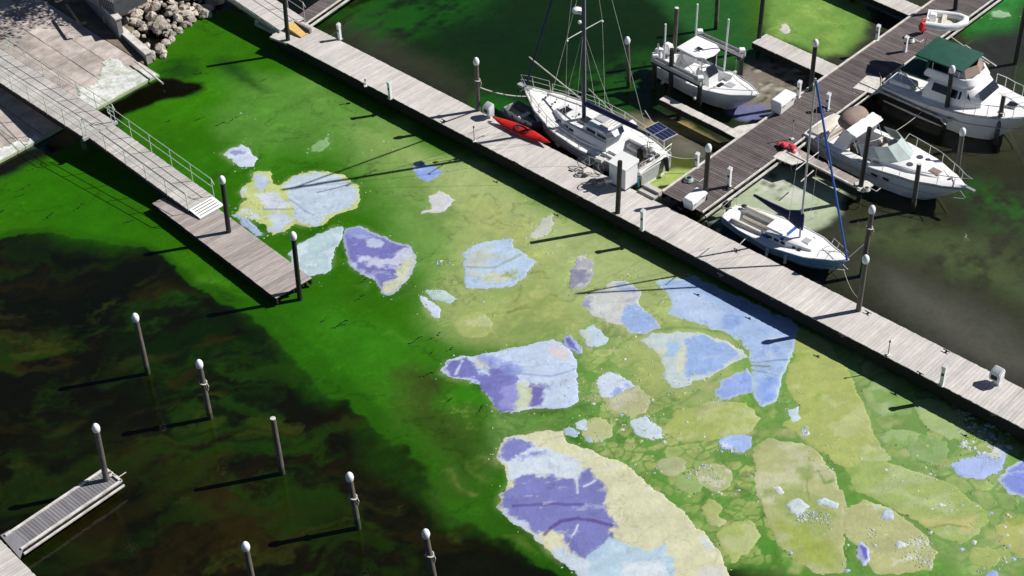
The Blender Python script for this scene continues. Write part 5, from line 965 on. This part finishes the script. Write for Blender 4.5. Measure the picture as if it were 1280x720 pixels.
# dinghy lashed on the davits above the stern
a = W(1158, 26, 3.3); b = W(1207, 32, 3.3)
t = thing('dinghy', 'white inflatable dinghy stowed high above the stern of the cabin cruiser', 'dinghy', a, math.atan2(b.y-a.y, b.x-a.x)); Ld = (b-a).length
tp_ = [(0, .62, .12), (Ld*.5, .68, .12), (Ld*.8, .52, .18), (Ld*.97, .2, .26), (Ld*.97, -.2, .26), (Ld*.8, -.52, .18), (Ld*.5, -.68, .12), (0, -.62, .12)]
MB().path(smooth_poly(tp_, 0), .2, 10).build('buoyancy_tube', 'white', t, smooth=True); MB().loft([[(0.05, -.5, -.05), (Ld*.8, -.45, -.05), (Ld*.9, 0, 0), (Ld*.8, .45, -.05), (.05, .5, -.05)], [(0.05, -.5, .02), (Ld*.8, -.45, .02), (Ld*.9, 0, .07), (Ld*.8, .45, .02), (.05, .5, .02)]]).build('dinghy_floor', 'cream', t)
MB().box((0, -.45, 0), (.06, .45, .4)).build('transom_board', 'white', t, bevel=.01); MB().box((Ld*.38, -.5, .18), (Ld*.5, .5, .23)).build('thwart', 'cream', t, bevel=.01)
MB().loft([rect(.1, .5, -.25, .2, .1), rect(.12, .48, -.2, .15, .5)]).build('fuel_tank', 'white', t, bevel=.04, smooth=True)
for x in (.08, .26):
    MB().path([(LC*x, 1.1, 1.2), (LC*x, 1.15, 2.0), (LC*x+.05, 1.3, 3.0)], .035).build('davit_arm', 'steel', C_)
MB().tube((LC*.26, 1.15, z0+2.2), (LC*.52, 1.55, z0+1.2), .03).build('fishing_outrigger', 'kerb', C_); MB().tube((LC*.36, 1.2, z0+2.0), (LC*.56, 1.75, z0+1.1), .03).build('fishing_outrigger', 'kerb', C_)
# -- D: open express cruiser
D_, LD = boat('express_cruiser', 'white open cruiser with a tan folded canopy and curved windscreen, moored bow outward', 'motorboat', (1024, 154), (1208, 236), 1.0, 1.35)
bm = [(0, 1.25), (.25, 1.5), (.5, 1.52), (.72, 1.2), (.88, .68), (.96, .3), (1, .05)]; sh = [(0, 1.0), (.4, 1.12), (.7, 1.28), (1, 1.42)]
hull_mesh(LD, bm, sh, -.45, .85, .04, rake=1.1).build('hull', 'gel', D_, smooth=True); deck_mesh(LD, bm, sh, (.03, .50, 1.12, .6), camber=.1).build('deck', 'white', D_, smooth=True)
edge_strip(LD, bm, sh, .035, -.1).build('rub_rail', 'gelgrey', D_); edge_strip(LD, [(s, v*.975) for s, v in bm], [(s, v*.55) for s, v in sh], .016).build('hull_stripe', 'gelgrey', D_)
MB().loft([rect(-.6, .05, -1.2, 1.2, .35), rect(-.55, .05, -1.15, 1.15, .45)]).build('swim_platform', 'white', D_, bevel=.04, smooth=True)
MB().loft([rect(.0, 1.0, -1.15, 1.15, .5), rect(.05, .95, -1.1, 1.1, 1.1), rect(.2, .85, -.95, .95, 1.2)]).build('sun_lounge', 'cream', D_, bevel=.06, smooth=True)
fc = lambda e, z, f: [(LD*.50+e, -1.05+e, z), (LD*.68, -.9+e, z+f), (LD*.86-e, -.4+e*.6, z+f), (LD*.90-e, 0, z+f), (LD*.86-e, .4-e*.6, z+f), (LD*.68, .9-e, z+f), (LD*.50+e, 1.05-e, z)]
MB().loft([fc(0, 1.15, .1), fc(.12, 1.42, .04), fc(.3, 1.5, .02)]).build('foredeck', 'white', D_, smooth=True)
ws0 = [(LD*.40, -1.2, 1.25), (LD*.52, -1.1, 1.42), (LD*.60, -.65, 1.5), (LD*.63, 0, 1.53), (LD*.60, .65, 1.5), (LD*.52, 1.1, 1.42), (LD*.40, 1.2, 1.25)]
ws1 = [(LD*.36, -1.05, 1.75), (LD*.455, -.95, 1.93), (LD*.515, -.55, 2.0), (LD*.53, 0, 2.02), (LD*.515, .55, 2.0), (LD*.455, .95, 1.93), (LD*.36, 1.05, 1.75)]
for k in range(6): MB().plate([ws0[k], ws0[k+1], ws1[k+1], ws1[k]], .02).build('windscreen_pane', 'glassgreen', D_)
MB().path(ws1, .024).build('windscreen_frame', 'steel', D_); MB().path(ws0, .02).build('windscreen_base', 'steel', D_)
# radar arch and folded canopy
for sg in (1, -1): MB().loft([[(LD*.20, sg*1.28, 1.1), (LD*.29, sg*1.28, 1.15), (LD*.29, sg*1.18, 1.15), (LD*.20, sg*1.18, 1.1)], [(LD*.26, sg*1.15, 2.2), (LD*.33, sg*1.15, 2.2), (LD*.33, sg*1.05, 2.2), (LD*.26, sg*1.05, 2.2)]]).build('arch_leg', 'white', D_, smooth=True, bevel=.03)
MB().loft([[(LD*.27, -1.12, 2.15), (LD*.34, -1.12, 2.02), (LD*.345, -1.12, 2.12), (LD*.27, -1.12, 2.27)], [(LD*.28, 0, 2.3), (LD*.355, 0, 2.15), (LD*.36, 0, 2.27), (LD*.28, 0, 2.44)], [(LD*.27, 1.12, 2.15), (LD*.34, 1.12, 2.02), (LD*.345, 1.12, 2.12), (LD*.27, 1.12, 2.27)]]).build('radar_arch', 'white', D_, smooth=True, bevel=.03)
MB().loft([[(LD*.225+.52*math.cos(q)*e, y, 2.25+.40*math.sin(q)*e) for q in [2*math.pi*k/12 for k in range(12)]] for y, e in ((-.85, .35), (-.7, .8), (-.3, 1.08), (.3, 1.15), (.7, .9), (.88, .4))]).build('folded_canopy', 'tan', D_, smooth=True)
for y in (-1.0, 1.0): MB().tube((LD*.13, y, 1.05), (LD*.2, y, 2.2), .022).tube((LD*.36, y, 1.2), (LD*.3, y, 2.2), .02).build('canopy_bow', 'steel', D_)
for x, y in ((.30, -.75), (.38, -.55), (.38, .55), (.42, .2)): MB().loft([rect(LD*x, LD*x+.5, y-.25, y+.25, .6), rect(LD*x, LD*x+.48, y-.24, y+.24, 1.1), rect(LD*x, LD*x+.12, y-.24, y+.24, 1.5)]).build('helm_seat', random.choice(['cream', 'black']), D_, bevel=.04, smooth=True)
MB().box((LD*.44, -.95, .6), (LD*.50, .95, 1.5)).build('dashboard', 'cream', D_, bevel=.05); MB().path([(LD*.43, -.5+.2*math.cos(q), 1.45+.2*math.sin(q)) for q in np.linspace(0, 6.28, 15)], .02).build('steering_wheel', 'black', D_)
for x, y in ((.66, .42), (.66, -.42)): MB().tube((LD*x, y, 1.48), (LD*x, y, 1.545), .17, .16, 16).build('round_hatch', 'dgrey', D_)
hatch(D_, LD*.80, -.05, 1.52, .5, .36, 'tan', 'alu')
for x0, x1 in ((.50, .54), (.57, .61)):
    for sg in (1, -1): MB().box((LD*x0, sg*prof(bm, (x0+x1)/2)-.03, .78), (LD*x1, sg*prof(bm, (x0+x1)/2)+.0, .88)).build('hull_window', 'black', D_)
pr = [(s*LD, prof(bm, s)-.05, prof(sh, s)+.55) for s in np.linspace(.50, .97, 9)]
MB().path([(LD*.47, prof(bm, .47)-.05, prof(sh, .47))]+pr+[(LD*1.03, 0, 2.05)]+[(x, -y, z) for x, y, z in reversed(pr)]+[(LD*.47, -prof(bm, .47)+.05, prof(sh, .47))], .022).build('bow_rail', 'steel', D_)
for s in (.56, .66, .76, .86, .94):
    for sg in (1, -1): MB().tube((s*LD, sg*(prof(bm, s)-.05), prof(sh, s)), (s*LD+.03, sg*(prof(bm, s)-.05), prof(sh, s)+.56), .016).build('stanchion', 'steel', D_)
MB().box((LD*.96, -.08, 1.4), (LD*1.05, .08, 1.48)).build('anchor_platform', 'steel', D_); MB().tube((LD*.90, .0, 1.46), (LD*.90, 0, 1.62), .08).build('windlass', 'alu', D_)
MB().tube((LD*.22, -1.42, .25), (LD*.22, -1.40, .8), .1, .1, 10).build('fender', 'white', D_, smooth=True)
# -- E: small blue hulled sailboat
E_, LE = boat('sailboat', 'small light blue hulled sailboat with navy sail cover, beside the main pier', 'sailboat', (911, 263), (1061, 327), .62, .95)
bm = [(0, .62), (.2, 1.0), (.45, 1.18), (.7, .95), (.88, .45), (1, .04)]; sh = [(0, .62), (.4, .66), (.75, .8), (1, .98)]
hull_mesh(LE, bm, sh, -.4, .72, .05, rake=1.0).build('hull', 'blueh', E_, smooth=True); deck_mesh(LE, bm, sh, (.08, .36, .5, .35), camber=.03).build('deck', 'white', E_, smooth=True)
edge_strip(LE, bm, sh, .032, .01).build('rub_rail', 'white', E_); edge_strip(LE, [(s, v*.93) for s, v in bm], [(s, v*.45) for s, v in sh], .014).build('hull_stripe', 'white', E_)
ct = lambda e, z, f=0: [(LE*.37+e, -.74+e, z), (LE*.55, -.72+e, z), (LE*.74-e, -.38+e*.6, z+f), (LE*.74-e, .38-e*.6, z+f), (LE*.55, .72-e, z), (LE*.37+e, .74-e, z)]
MB().loft([ct(0, .64), ct(.05, .98, -.06), ct(.14, 1.04, -.06)]).build('cabin_trunk', 'white', E_, smooth=True, bevel=.015)
for x0, x1 in ((.39, .44), (.46, .50), (.515, .55)):
    for sg in (1, -1): MB().box((LE*x0, sg*.71-.015, .8), (LE*x1, sg*.71+.015, .92)).build('cabin_window', 'glass', E_)
for x0, x1 in ((.60, .625), (.645, .67)):
    for sg in (1, -1): MB().box((LE*x0, sg*.585-.03, .76), (LE*x1, sg*.585+.02, .86)).build('cabin_window', 'glass', E_)
MB().box((LE*.36, -.42, 1.02), (LE*.50, .42, 1.1)).build('sliding_hatch', 'white', E_, bevel=.015)
MB().plate([(LE*.505, -.70, 1.0), (LE*.53, -.70, 1.0), (LE*.53, .70, 1.0), (LE*.505, .70, 1.0)], .035).build('blue_strap', 'blue', E_); MB().box((LE*.36, -.8, .78), (LE*.42, -.735, .9)).build('side_cushion', 'blue', E_)
for sg in (1, -1): MB().loft([rect(LE*.08, LE*.36, .5 if sg > 0 else -.72, .72 if sg > 0 else -.5, .66), rect(LE*.09, LE*.35, .53 if sg > 0 else -.68, .68 if sg > 0 else -.53, .84)]).build('cockpit_coaming', 'cream', E_, smooth=True, bevel=.02)
for sg in (1, -1): MB().box((LE*.1, .22 if sg > 0 else -.5, .35), (LE*.35, .5 if sg > 0 else -.22, .52)).build('cockpit_bench', 'cream', E_, bevel=.01)
hatch(E_, LE*.66, 0, 1.0, .35, .35, 'gelgrey', 'white')
mx = LE*.60; HE = 9.8
MB().tube((mx, 0, .98), (mx, 0, HE), .055, .045, 10).build('mast', 'alu', E_, smooth=True)
MB().tube((mx, 0, 1.75), (mx-2.75, .0, 2.15), .04, .04).build('boom', 'alu', E_)
MB().loft([[(x, w_*math.cos(q), zc+h*math.sin(q)) for q in [2*math.pi*k/10 for k in range(10)]] for x, zc, w_, h in ((mx+.12, 1.95, .05, .5), (mx-.15, 2.0, .12, .55), (mx-.8, 1.98, .13, .26), (mx-1.8, 2.07, .10, .16), (mx-2.7, 2.2, .05, .07))]).build('sail_cover', 'navy', E_, smooth=True)
MB().tube((mx, -.9, 5.4), (mx, .9, 5.4), .022).build('spreader', 'alu', E_)
for sg in (1, -1): MB().path([(mx-.15, sg*1.0, .72), (mx, sg*.9, 5.4), (mx, 0, HE-.2)], .007, 4).build('shroud', 'steel', E_)
MB().path([(LE*.985, 0, 1.0), (LE*.985*.75+mx*.25, 0, 3.2), (mx+.03, 0, HE-.1)], .052, 8).build('furled_jib', 'blue', E_, smooth=True); MB().path([(.05, 0, .7), (mx, 0, HE)], .007, 4).build('backstay', 'steel', E_)
MB().path([(LE*.80, .6, .9), (LE*.82, .58, 1.35), (LE*1.0, 0, 1.45), (LE*.82, -.58, 1.35), (LE*.80, -.6, .9)], .018).build('pulpit_rail', 'steel', E_); MB().path([(LE*.86, .45, .9), (LE*.88, .4, 1.4)], .014).path([(LE*.86, -.45, .9), (LE*.88, -.4, 1.4)], .014).build('pulpit_post', 'steel', E_)
MB().loft([rect(-.42, -.15, .1, .38, .55), rect(-.44, -.12, .08, .4, .85)]).build('outboard_motor', 'black', E_, bevel=.04, smooth=True); MB().box((-.3, .18, 0), (-.2, .3, .56)).build('motor_leg', 'dgrey', E_)
MB().tube((-.3, -.2, .7), (.35, -.25, 1.05), .03).build('tiller', 'kerb', E_); MB().path([(.1, -.5, .65), (.0, -.55, 1.15), (-.05, .1, 1.15), (.05, .5, 1.1), (.1, .5, .65)], .015).build('pushpit_rail', 'steel', E_); MB().ball((.5, .55, .8), .15, .4).build('cockpit_cushion', 'black', E_)
for s in (.46, .60): MB().tube((LE*s, -prof(bm, s)-.08, .15), (LE*s, -prof(bm, s)-.03, .6), .075, .075, 10).build('fender', 'white', E_, smooth=True)
line('mooring_line', [wl(E_, (LE*.98, 0, 1.0)), W(1086, 300, 1.0)], 'dgrey', 'dark mooring line from the blue sailboat bow to the timber pile', r=.03)
line('mooring_line', [wl(E_, (LE*.28, -1.0, .65)), W(917, 313, .95)], 'rope', 'short white line from the blue sailboat side down to the main pier', r=.018)
line('mooring_line', [wl(E_, (LE*.95, -.1, .9)), W(1072, 372, .95)], 'rope', 'thin pale line hanging from the blue sailboat bow to the capped pile', r=.012, sag=.3)
line('mooring_line', [wl(D_, (LD*.1, -1.2, 1.0)), W(1040, 212, .9)], 'rope', 'short line from the open cruiser to its finger pier', r=.018)
line('mooring_line', [W(1083, 178, 2.2), wl(C_, (LC*.35, -1.7, 1.2))], 'rope', 'pale line between the sleeved pile and the cabin cruiser', r=.012, sag=.4)
line('mooring_line', [W(1067, 116, .9), W(1082, 124, .4), W(1090, 112, .9)], 'rope', 'slack rope hanging under the gusset near the cabin cruiser', r=.025)
line('mooring_line', [W(806, 138, 1.6), W(820, 160, .1)], 'rope', 'slanting white line above the tan scum behind the big sailboat', r=.02)
line('mooring_line', [W(984, 190, .9), W(990, 214, .1)], 'rope', 'thin line trailing from the red heap into the slip', r=.014)
line('mooring_line', [W(1099, 90, .95), wl(C_, (.1, -1.4, 1.2))], 'rope', 'short stern line of the cabin cruiser', r=.018, sag=.1)
line('boat_hook', [W(1001, 227, .95), W(1017, 213, 1.1)], 'kerb', 'short pale boat hook leaning over the edge of the finger pier by the mast', 'boat hook', r=.03)
coil((1083, 238), .88, 'tangle of pale rope at the foot of the black sleeved pile', 'rope', .2, 4, 'rope_coil', 'rope')
coil((1186, 150), .88, 'tangle of pale rope at the foot of the pile by the cabin cruiser', 'rope', .17, 3, 'rope_coil', 'rope')
coil((137, 594), .57, 'small rope loop at the tip of the bottom left finger pier', 'rope', .16, 3, 'rope_coil', 'rope')
# ------------------------------------------------------------------ shore: boat ramp, walkway, gangways, rocks, wall
def flat(name, pts, m, label=None, thick=.3, kind=None, parent=None):
    P = [Vector(p) for p in pts]; o = MB().loft([[p-Vector((0, 0, thick)) for p in P], P]).build(name, m, parent)
    if kind: tag(o, label, kind=kind)
    return o
e0 = W(-75, 240, .12); e1 = W(197, 92, .12); ed = (e1-e0).normalized(); en = Vector((-ed.y, ed.x, 0))     # waterline edge of the ramp, en points inland
ramp = bpy.data.objects.new('boat_ramp', None); C.objects.link(ramp); ramp.location = e0; ramp.rotation_euler = (0, 0, math.atan2(ed.y, ed.x)); tag(ramp, 'sloping concrete boat ramp at the top left', kind='structure')
RL = (e1-e0).length; SLP = .10; NX = 11; NY = 12; px_ = RL/NX; py_ = 2.2
pm = {}
for j in range(NY):
    for i in range(NX):
        dz = random.uniform(-.012, .012)
        MB().loft([[(i*px_+.02, j*py_+.02, j*py_*SLP-.25+dz), ((i+1)*px_-.02, j*py_+.02, j*py_*SLP-.25+dz), ((i+1)*px_-.02, (j+1)*py_-.02, (j+1)*py_*SLP-.25+dz), (i*px_+.02, (j+1)*py_-.02, (j+1)*py_*SLP-.25+dz)],
                   [(i*px_+.02, j*py_+.02, j*py_*SLP+dz), ((i+1)*px_-.02, j*py_+.02, j*py_*SLP+dz), ((i+1)*px_-.02, (j+1)*py_-.02, (j+1)*py_*SLP+dz), (i*px_+.02, (j+1)*py_-.02, (j+1)*py_*SLP+dz)]]).build('concrete_slab', 'concrete', ramp)
MB().box((0, -.16, -.14), (RL, .0, .02)).build('slimy_edge', 'slime', ramp, bevel=.02)
MB().loft([[(0, .1, -.33), (RL, .1, -.33), (RL, NY*py_, NY*py_*SLP-.3), (0, NY*py_, NY*py_*SLP-.3)], [(0, .1, -.08), (RL, .1, -.08), (RL, NY*py_, NY*py_*SLP-.05), (0, NY*py_, NY*py_*SLP-.05)]]).build('ramp_bed', 'wall', ramp)
# white dried scum on the lower ramp
def scum(x0, x1, dep, label):
    V = []; F = []; CC = []; n = 90
    gx, gy = np.meshgrid(np.linspace(x0, x1, n), np.linspace(-.12, dep, 40)); k_ = fbm(gx, gy, .55, 5, off=60)+fbm(gx, gy, 2.5, 4)*.35; ext = (1-gy/dep)*.9-.28+k_*1.5-.5*(np.abs((gx-x0)/(x1-x0)-.5)*2)**3
    a = ext > 0; z = gy.clip(0)*SLP+.03+.02*k_; V = np.stack([gx, gy, z], -1).reshape(-1, 3); ix = np.arange(gx.size).reshape(gx.shape); kk = a[:-1, :-1] & a[1:, :-1] & a[:-1, 1:]
    q = np.stack([ix[:-1, :-1][kk], ix[:-1, 1:][kk], ix[1:, 1:][kk], ix[1:, :-1][kk]], -1); used = np.unique(q); mp_ = np.full(gx.size, -1); mp_[used] = np.arange(len(used))
    me = grid_mesh('dried_scum', V[used], mp_[q]); me.materials.append(M['salt']); me.shade_smooth(); o = bpy.data.objects.new('dried_scum', me); C.objects.link(o); o.parent = ramp; return o
toR = lambda a, b: (W(a, b, .15)-e0).dot(ed)
scum(toR(88, 150), RL-.1, 3.2, ''); scum(-.5, toR(52, 174), 2.2, '')
# shore ground under and beyond
gz = NY*py_*SLP+.0
i0 = e0+en*(NY*py_); i1 = e1+en*(NY*py_)
sg_ = MB().loft([[tuple(p-Vector((0, 0, 2.5))) for p in (e1+ed*.05+en*1.2, e1+ed*3.2+en*6.5, e1+ed*40+en*13, e1+ed*40+en*60, e0-ed*20+en*60, e0-ed*20+en*NY*py_, e1+ed*.05+en*NY*py_)], [Vector((p.x, p.y, z_)) for p, z_ in ((e1+ed*.05+en*1.2, .25), (e1+ed*3.2+en*6.5, .35), (e1+ed*40+en*13, .5), (e1+ed*40+en*60, 3.2), (e0-ed*20+en*60, 3.2), (e0-ed*20+en*NY*py_, gz), (e1+ed*.05+en*NY*py_, gz))]]).build('shore_ground', 'dirt'); tag(sg_, 'bare grey ground behind the boat ramp', kind='structure')
# riprap rocks
rk = []
for k in range(5):
    mb = MB().ball((0, 0, 0), 1, .62, 8, 5, .24); rk.append(mb.mesh('riprap_rock', M['rock']))
P = wpoly([(146, 28), (160, 8), (185, -25), (300, -40), (262, 12), (248, 18), (222, 34), (214, 48), (204, 66), (186, 68), (165, 44)], .3, 0); A = np.array(P); cnt = 0
while cnt < 285:
    x, y = random.uniform(A[:, 0].min(), A[:, 0].max()), random.uniform(A[:, 1].min(), A[:, 1].max())
    d_ = float(sdf(np.array([x]), np.array([y]), P)[0])
    if d_ > .1: continue
    r = random.uniform(.10, .22)+.24*random.random()**4; o = bpy.data.objects.new('riprap_rock', random.choice(rk)); C.objects.link(o); o.location = (x, y, .12+min(1.0, -d_*.22)+random.uniform(-.05, .15)); o.scale = (r*random.uniform(.8, 1.3), r, r*random.uniform(.8, 1.2)); o.rotation_euler = (random.uniform(-.5, .5), random.uniform(-.5, .5), random.uniform(0, 6))
    tag(o, 'pale angular rock in the riprap bank beside the boat ramp', 'rock', 'riprap rocks beside the boat ramp'); cnt += 1
# retaining wall and chain fence panel at the top
a = W(97, -4, 1.4); b = W(160, 34, .9)
def wallseg(name, a, b, z, h, th, m, label, cat):
    d = (b-a); d.z = 0; L = d.length; t = thing(name, label, cat, (a.x, a.y, z), math.atan2(d.y, d.x)); n_ = max(2, int(L/1.3))
    for k in range(n_): MB().box((k*L/n_+.01, -th/2, -.8), ((k+1)*L/n_-.01, th/2, h)).build('wall_panel', m, t, bevel=.01)
    MB().box((-.05, -th/2-.06, h), (L+.05, th/2+.06, h+.1)).build('coping', 'kerb', t, bevel=.01); return t, L
wallseg('retaining_wall', W(104, -22, 1.9), W(150, 34, 1.2), .6, 1.1, .3, 'wall', 'dark retaining wall along the edge of the ramp at the top left', 'wall')
wallseg('kerb_wall', W(150, 34, .8), W(186, 70, .5), .2, .45, .35, 'concrete', 'low pale kerb wall between the boat ramp and the rocks', 'kerb')
t = thing('pole', 'slim pale pole poking out over the water from the end of the ramp edge', 'pole', W(168, 76, .55), 0)
d = W(203, 104, .25)-W(168, 76, .55); MB().tube((0, 0, 0), d, .05).build('pole_shaft', 'kerb', t); MB().tube(d*.98, d*1.02, .06).build('pole_end', 'alu', t)
t = thing('plank_edging', 'dark timber edging lying on the concrete near the top of the ramp', 'timber', W(83, 6, 1.8), 0)
d = W(100, 30, 1.6)-W(83, 6, 1.8); MB().tube((0, 0, 0), d, .08, n=4).build('edging_bar', 'black', t); d2 = W(108, 28, 1.6)-W(83, 6, 1.8); MB().tube(d, d2, .08, n=4).build('edging_bar', 'black', t)
t = thing('utility_shed', 'pale grey shed with a dark mesh side at the very top of the picture', 'shed', W(122, 8, 1.6), math.radians(-45))
MB().box((-2.2, 0, 0), (.2, 2.2, 1.0)).build('shed_wall', 'wall', t, bevel=.02)
MB().box((.25, .0, 0), (1.8, 2.2, .9)).build('mesh_panel', 'dgrey', t)
for k in range(9): MB().tube((.25+k*.19, -.02, .05), (.25+k*.19, -.02, 1.3), .014, n=4).build('mesh_bar', 'alu', t)
flat('shore_path', [W(a_, b_, 1.25) for a_, b_ in ((128, 20), (165, 5), (178, -14), (152, -20), (130, 2))], 'concrete', 'pale paved strip beside the shed', .5, 'structure')
# fixed walkway and gangway with railings
def walkway(name, label, cat, A, B, za, zb, wid, pm, rails=True, plate=None, ext=0., pitch=.17, rmat='paintgreen', rside=(0, 1), rs=0., beam='beam'):
    a = W(*A, za); b = W(*B, zb); d = (b-a); d.z = 0; L = d.length; d.normalize(); a -= Vector((d.x, d.y, 0))*ext; za2 = za+(za-zb)/L*ext*0; L += ext; sl = (zb-za2)/L
    t = thing(name, label, cat, (a.x, a.y, 0), math.atan2(d.y, d.x)); Z = lambda x: za2+sl*x
    N = int(L/pitch); p_ = L/N; me = MB().box((-p_/2+.006, 0, -.04), (p_/2-.006, wid, 0)).mesh('plank', M[pm], bevel=.004)
    for i in range(N):
        o = linked('plank', me, t, ((i+.5)*p_, random.uniform(-.01, .01), Z((i+.5)*p_)+random.uniform(-.003, .003))); o.rotation_euler = (0, -math.atan(sl), 0)
    for y in (0, wid): MB().loft([[(0, y-.05, Z(0)-.3), (0, y+.05, Z(0)-.3), (0, y+.05, Z(0)-.045), (0, y-.05, Z(0)-.045)], [(L, y-.05, Z(L)-.3), (L, y+.05, Z(L)-.3), (L, y+.05, Z(L)-.045), (L, y-.05, Z(L)-.045)]]).build('side_beam', beam, t)
    if rails:
        for s_ in rside:
            y = -.02 if s_ == 0 else wid+.02; n_ = max(2, round((L-rs)/1.55)); xs = [rs+(L-rs)*k/n_ for k in range(n_+1)]
            for x in xs: MB().tube((x, y, Z(x)-.05), (x, y, Z(x)+1.05), .02, n=6).build('rail_post', rmat, t)
            for h in (.55, 1.05): MB().path([(x, y, Z(x)+h) for x in (xs[0], xs[-1])]+([(xs[-1]+.2, y, Z(L)+.8)] if h > 1 else []), .019, 6).build('hand_rail', rmat, t)
            MB().path([(xs[0], y, Z(0)+1.05), (xs[0]-.18, y, Z(0)+.95), (xs[0]-.2, y, Z(0)+.6), (xs[0], y, Z(0)+.5)], .024).build('rail_loop', rmat, t)
    return t, L, Z
t, L, Z = walkway('fixed_walkway', 'wide weathered plank walkway crossing over the boat ramp at the left', 'walkway', (-40, 77), (105, 172), 1.35, 1.35, 1.95, 'plank_grey', rails=True, rside=(0, 1), rs=4.2, ext=3)
for k in (L-.4,): 
    for y in (.1, 1.8): MB().tube((k, y, -1.5), (k, y, 1.3), .13).build('support_pile', 'pile', t)
for k in (1.5, 5.0): MB().box((k-.1, .1, -.2), (k+.1, 1.8, 1.05)).build('support_trestle', 'beam', t)
MB().box((L-.02, -.12, 1.2), (L+.1, 2.05, 1.375)).build('hinge_plate', 'alu', t, bevel=.01)
t, L, Z = walkway('gangway', 'sloping plank gangway with pale green railings leading down to the floating dock', 'gangway', (109, 170), (236, 263), 1.30, .66, 1.55, 'plank_grey')
pl = MB().loft([rect(L, L+.85, .02, 1.5, .0)[:], [(x, y, z) for x, y, z in rect(L, L+.85, .02, 1.5, .03)]]); pl.v = [(x, y, z+(.66 if x <= L+.01 else .545)) for x, y, z in pl.v]; pl.build('ramp_plate', 'white', t)
for k in range(4): q = (k+.7)/4.6; MB().box((L+.85*q-.02, .15, .66-.115*q+.03), (L+.85*q+.02, 1.35, .66-.115*q+.045)).build('tread_bar', 'dgrey', t)
# upper gangway and the plate at its foot
t, L, Z = walkway('gangway', 'pale aluminium gangway at the top of the picture leading down to the main pier', 'gangway', (286, -8), (350, 38), 1.5, 1.05, 1.75, 'plank_pale', rmat='alu', rside=(1,), ext=3, beam='alu')
yp = W(357, 36, 1.0); t = thing('ramp_plate', 'yellow grip plate with a dark side at the foot of the upper gangway', 'ramp plate', yp, math.radians(-45))
MB().loft([[(0, 0, -.08), (1.3, 0, -.08), (1.3, .62, -.08), (0, .62, -.08)], [(0, 0, .18), (1.3, 0, -.02), (1.3, .62, -.02), (0, .62, .18)]]).build('grip_plate', 'yellow', t, bevel=.01); MB().box((0, .64, -.08), (1.35, .78, .22)).build('side_board', 'wall', t)
t, L, y0, y1 = pier('corner_pier', 'dark plank pier leaving the top of the picture from the end of the main pier', (352, 33), (420, -14), (388, 24), .87, 'plank_dark', .165, ext=(0, 6), rails=-1, cat='pier')
t = thing('loose_float', 'slim pale float lying against the main pier under the upper gangway', 'float', W(318, 32, .3), math.radians(-44))
MB().box((0, 0, 0), (2.2, .35, .22)).build('float_body', 'alu', t, bevel=.03); MB().box((-.02, .08, .22), (.25, .3, .3)).build('float_cap', 'white', t, bevel=.02)
flat('pier_head', [W(a_, b_, .895) for a_, b_ in ((337, 46), (352, 38), (366, 46), (358, 54))], 'plank_pale', None, .12); tag(bpy.data.objects['pier_head'], 'small pale deck corner where the main pier begins', 'deck corner')
# tree standing off the top left whose crown shades the ramp
def tree(loc, H, R, label):
    t = thing('oak_tree', label, 'tree', loc, 0, None); MB().tube((0, 0, -.5), (0, .1, H*.55), .3, .18, 10).build('trunk', 'bark', t)
    mb = MB()
    for k in range(7): a_ = k*.9; mb.tube((0, .05, H*.4+.1*k), (math.cos(a_)*R*.7, math.sin(a_)*R*.7, H*.6+random.uniform(0, H*.25)), .1, .03, 6)
    mb.build('limbs', 'bark', t)
    V = []; F = []
    cl = [(random.gauss(0, R*.5), random.gauss(0, R*.5), H*.72+random.gauss(0, H*.13), random.uniform(.5, 1.2)) for _ in range(85)]
    for cx, cy, cz, cr in cl:
        for _ in range(150):
            v = Vector((random.gauss(0, 1), random.gauss(0, 1), random.gauss(0, .8))).normalized()*cr*random.random()**.4; c = Vector((cx, cy, cz))+v; u = Vector((random.gauss(0, 1), random.gauss(0, 1), random.gauss(0, .5))).normalized(); w_ = u.orthogonal().normalized(); s_ = random.uniform(.08, .16); o = len(V)
            V += [c+u*s_, c+w_*s_*.5, c-u*s_, c-w_*s_*.5]; F.append((o, o+1, o+2, o+3))
    me = bpy.data.meshes.new('crown'); me.from_pydata([tuple(v) for v in V], [], F); me.materials.append(M['leaf']); o = bpy.data.objects.new('crown', me); C.objects.link(o); o.parent = t; tag(o, kind='stuff')
p = W(20, 2, 1.5); tree((p.x+6.4, p.y+1.9, 1.8), 7.5, 3.0, 'leafy tree standing behind the shed beyond the top edge of the picture')
tree((p.x+2.4, p.y+3.2, 2.0), 7, 3.0, 'leafy tree at the top left corner shading the head of the ramp')
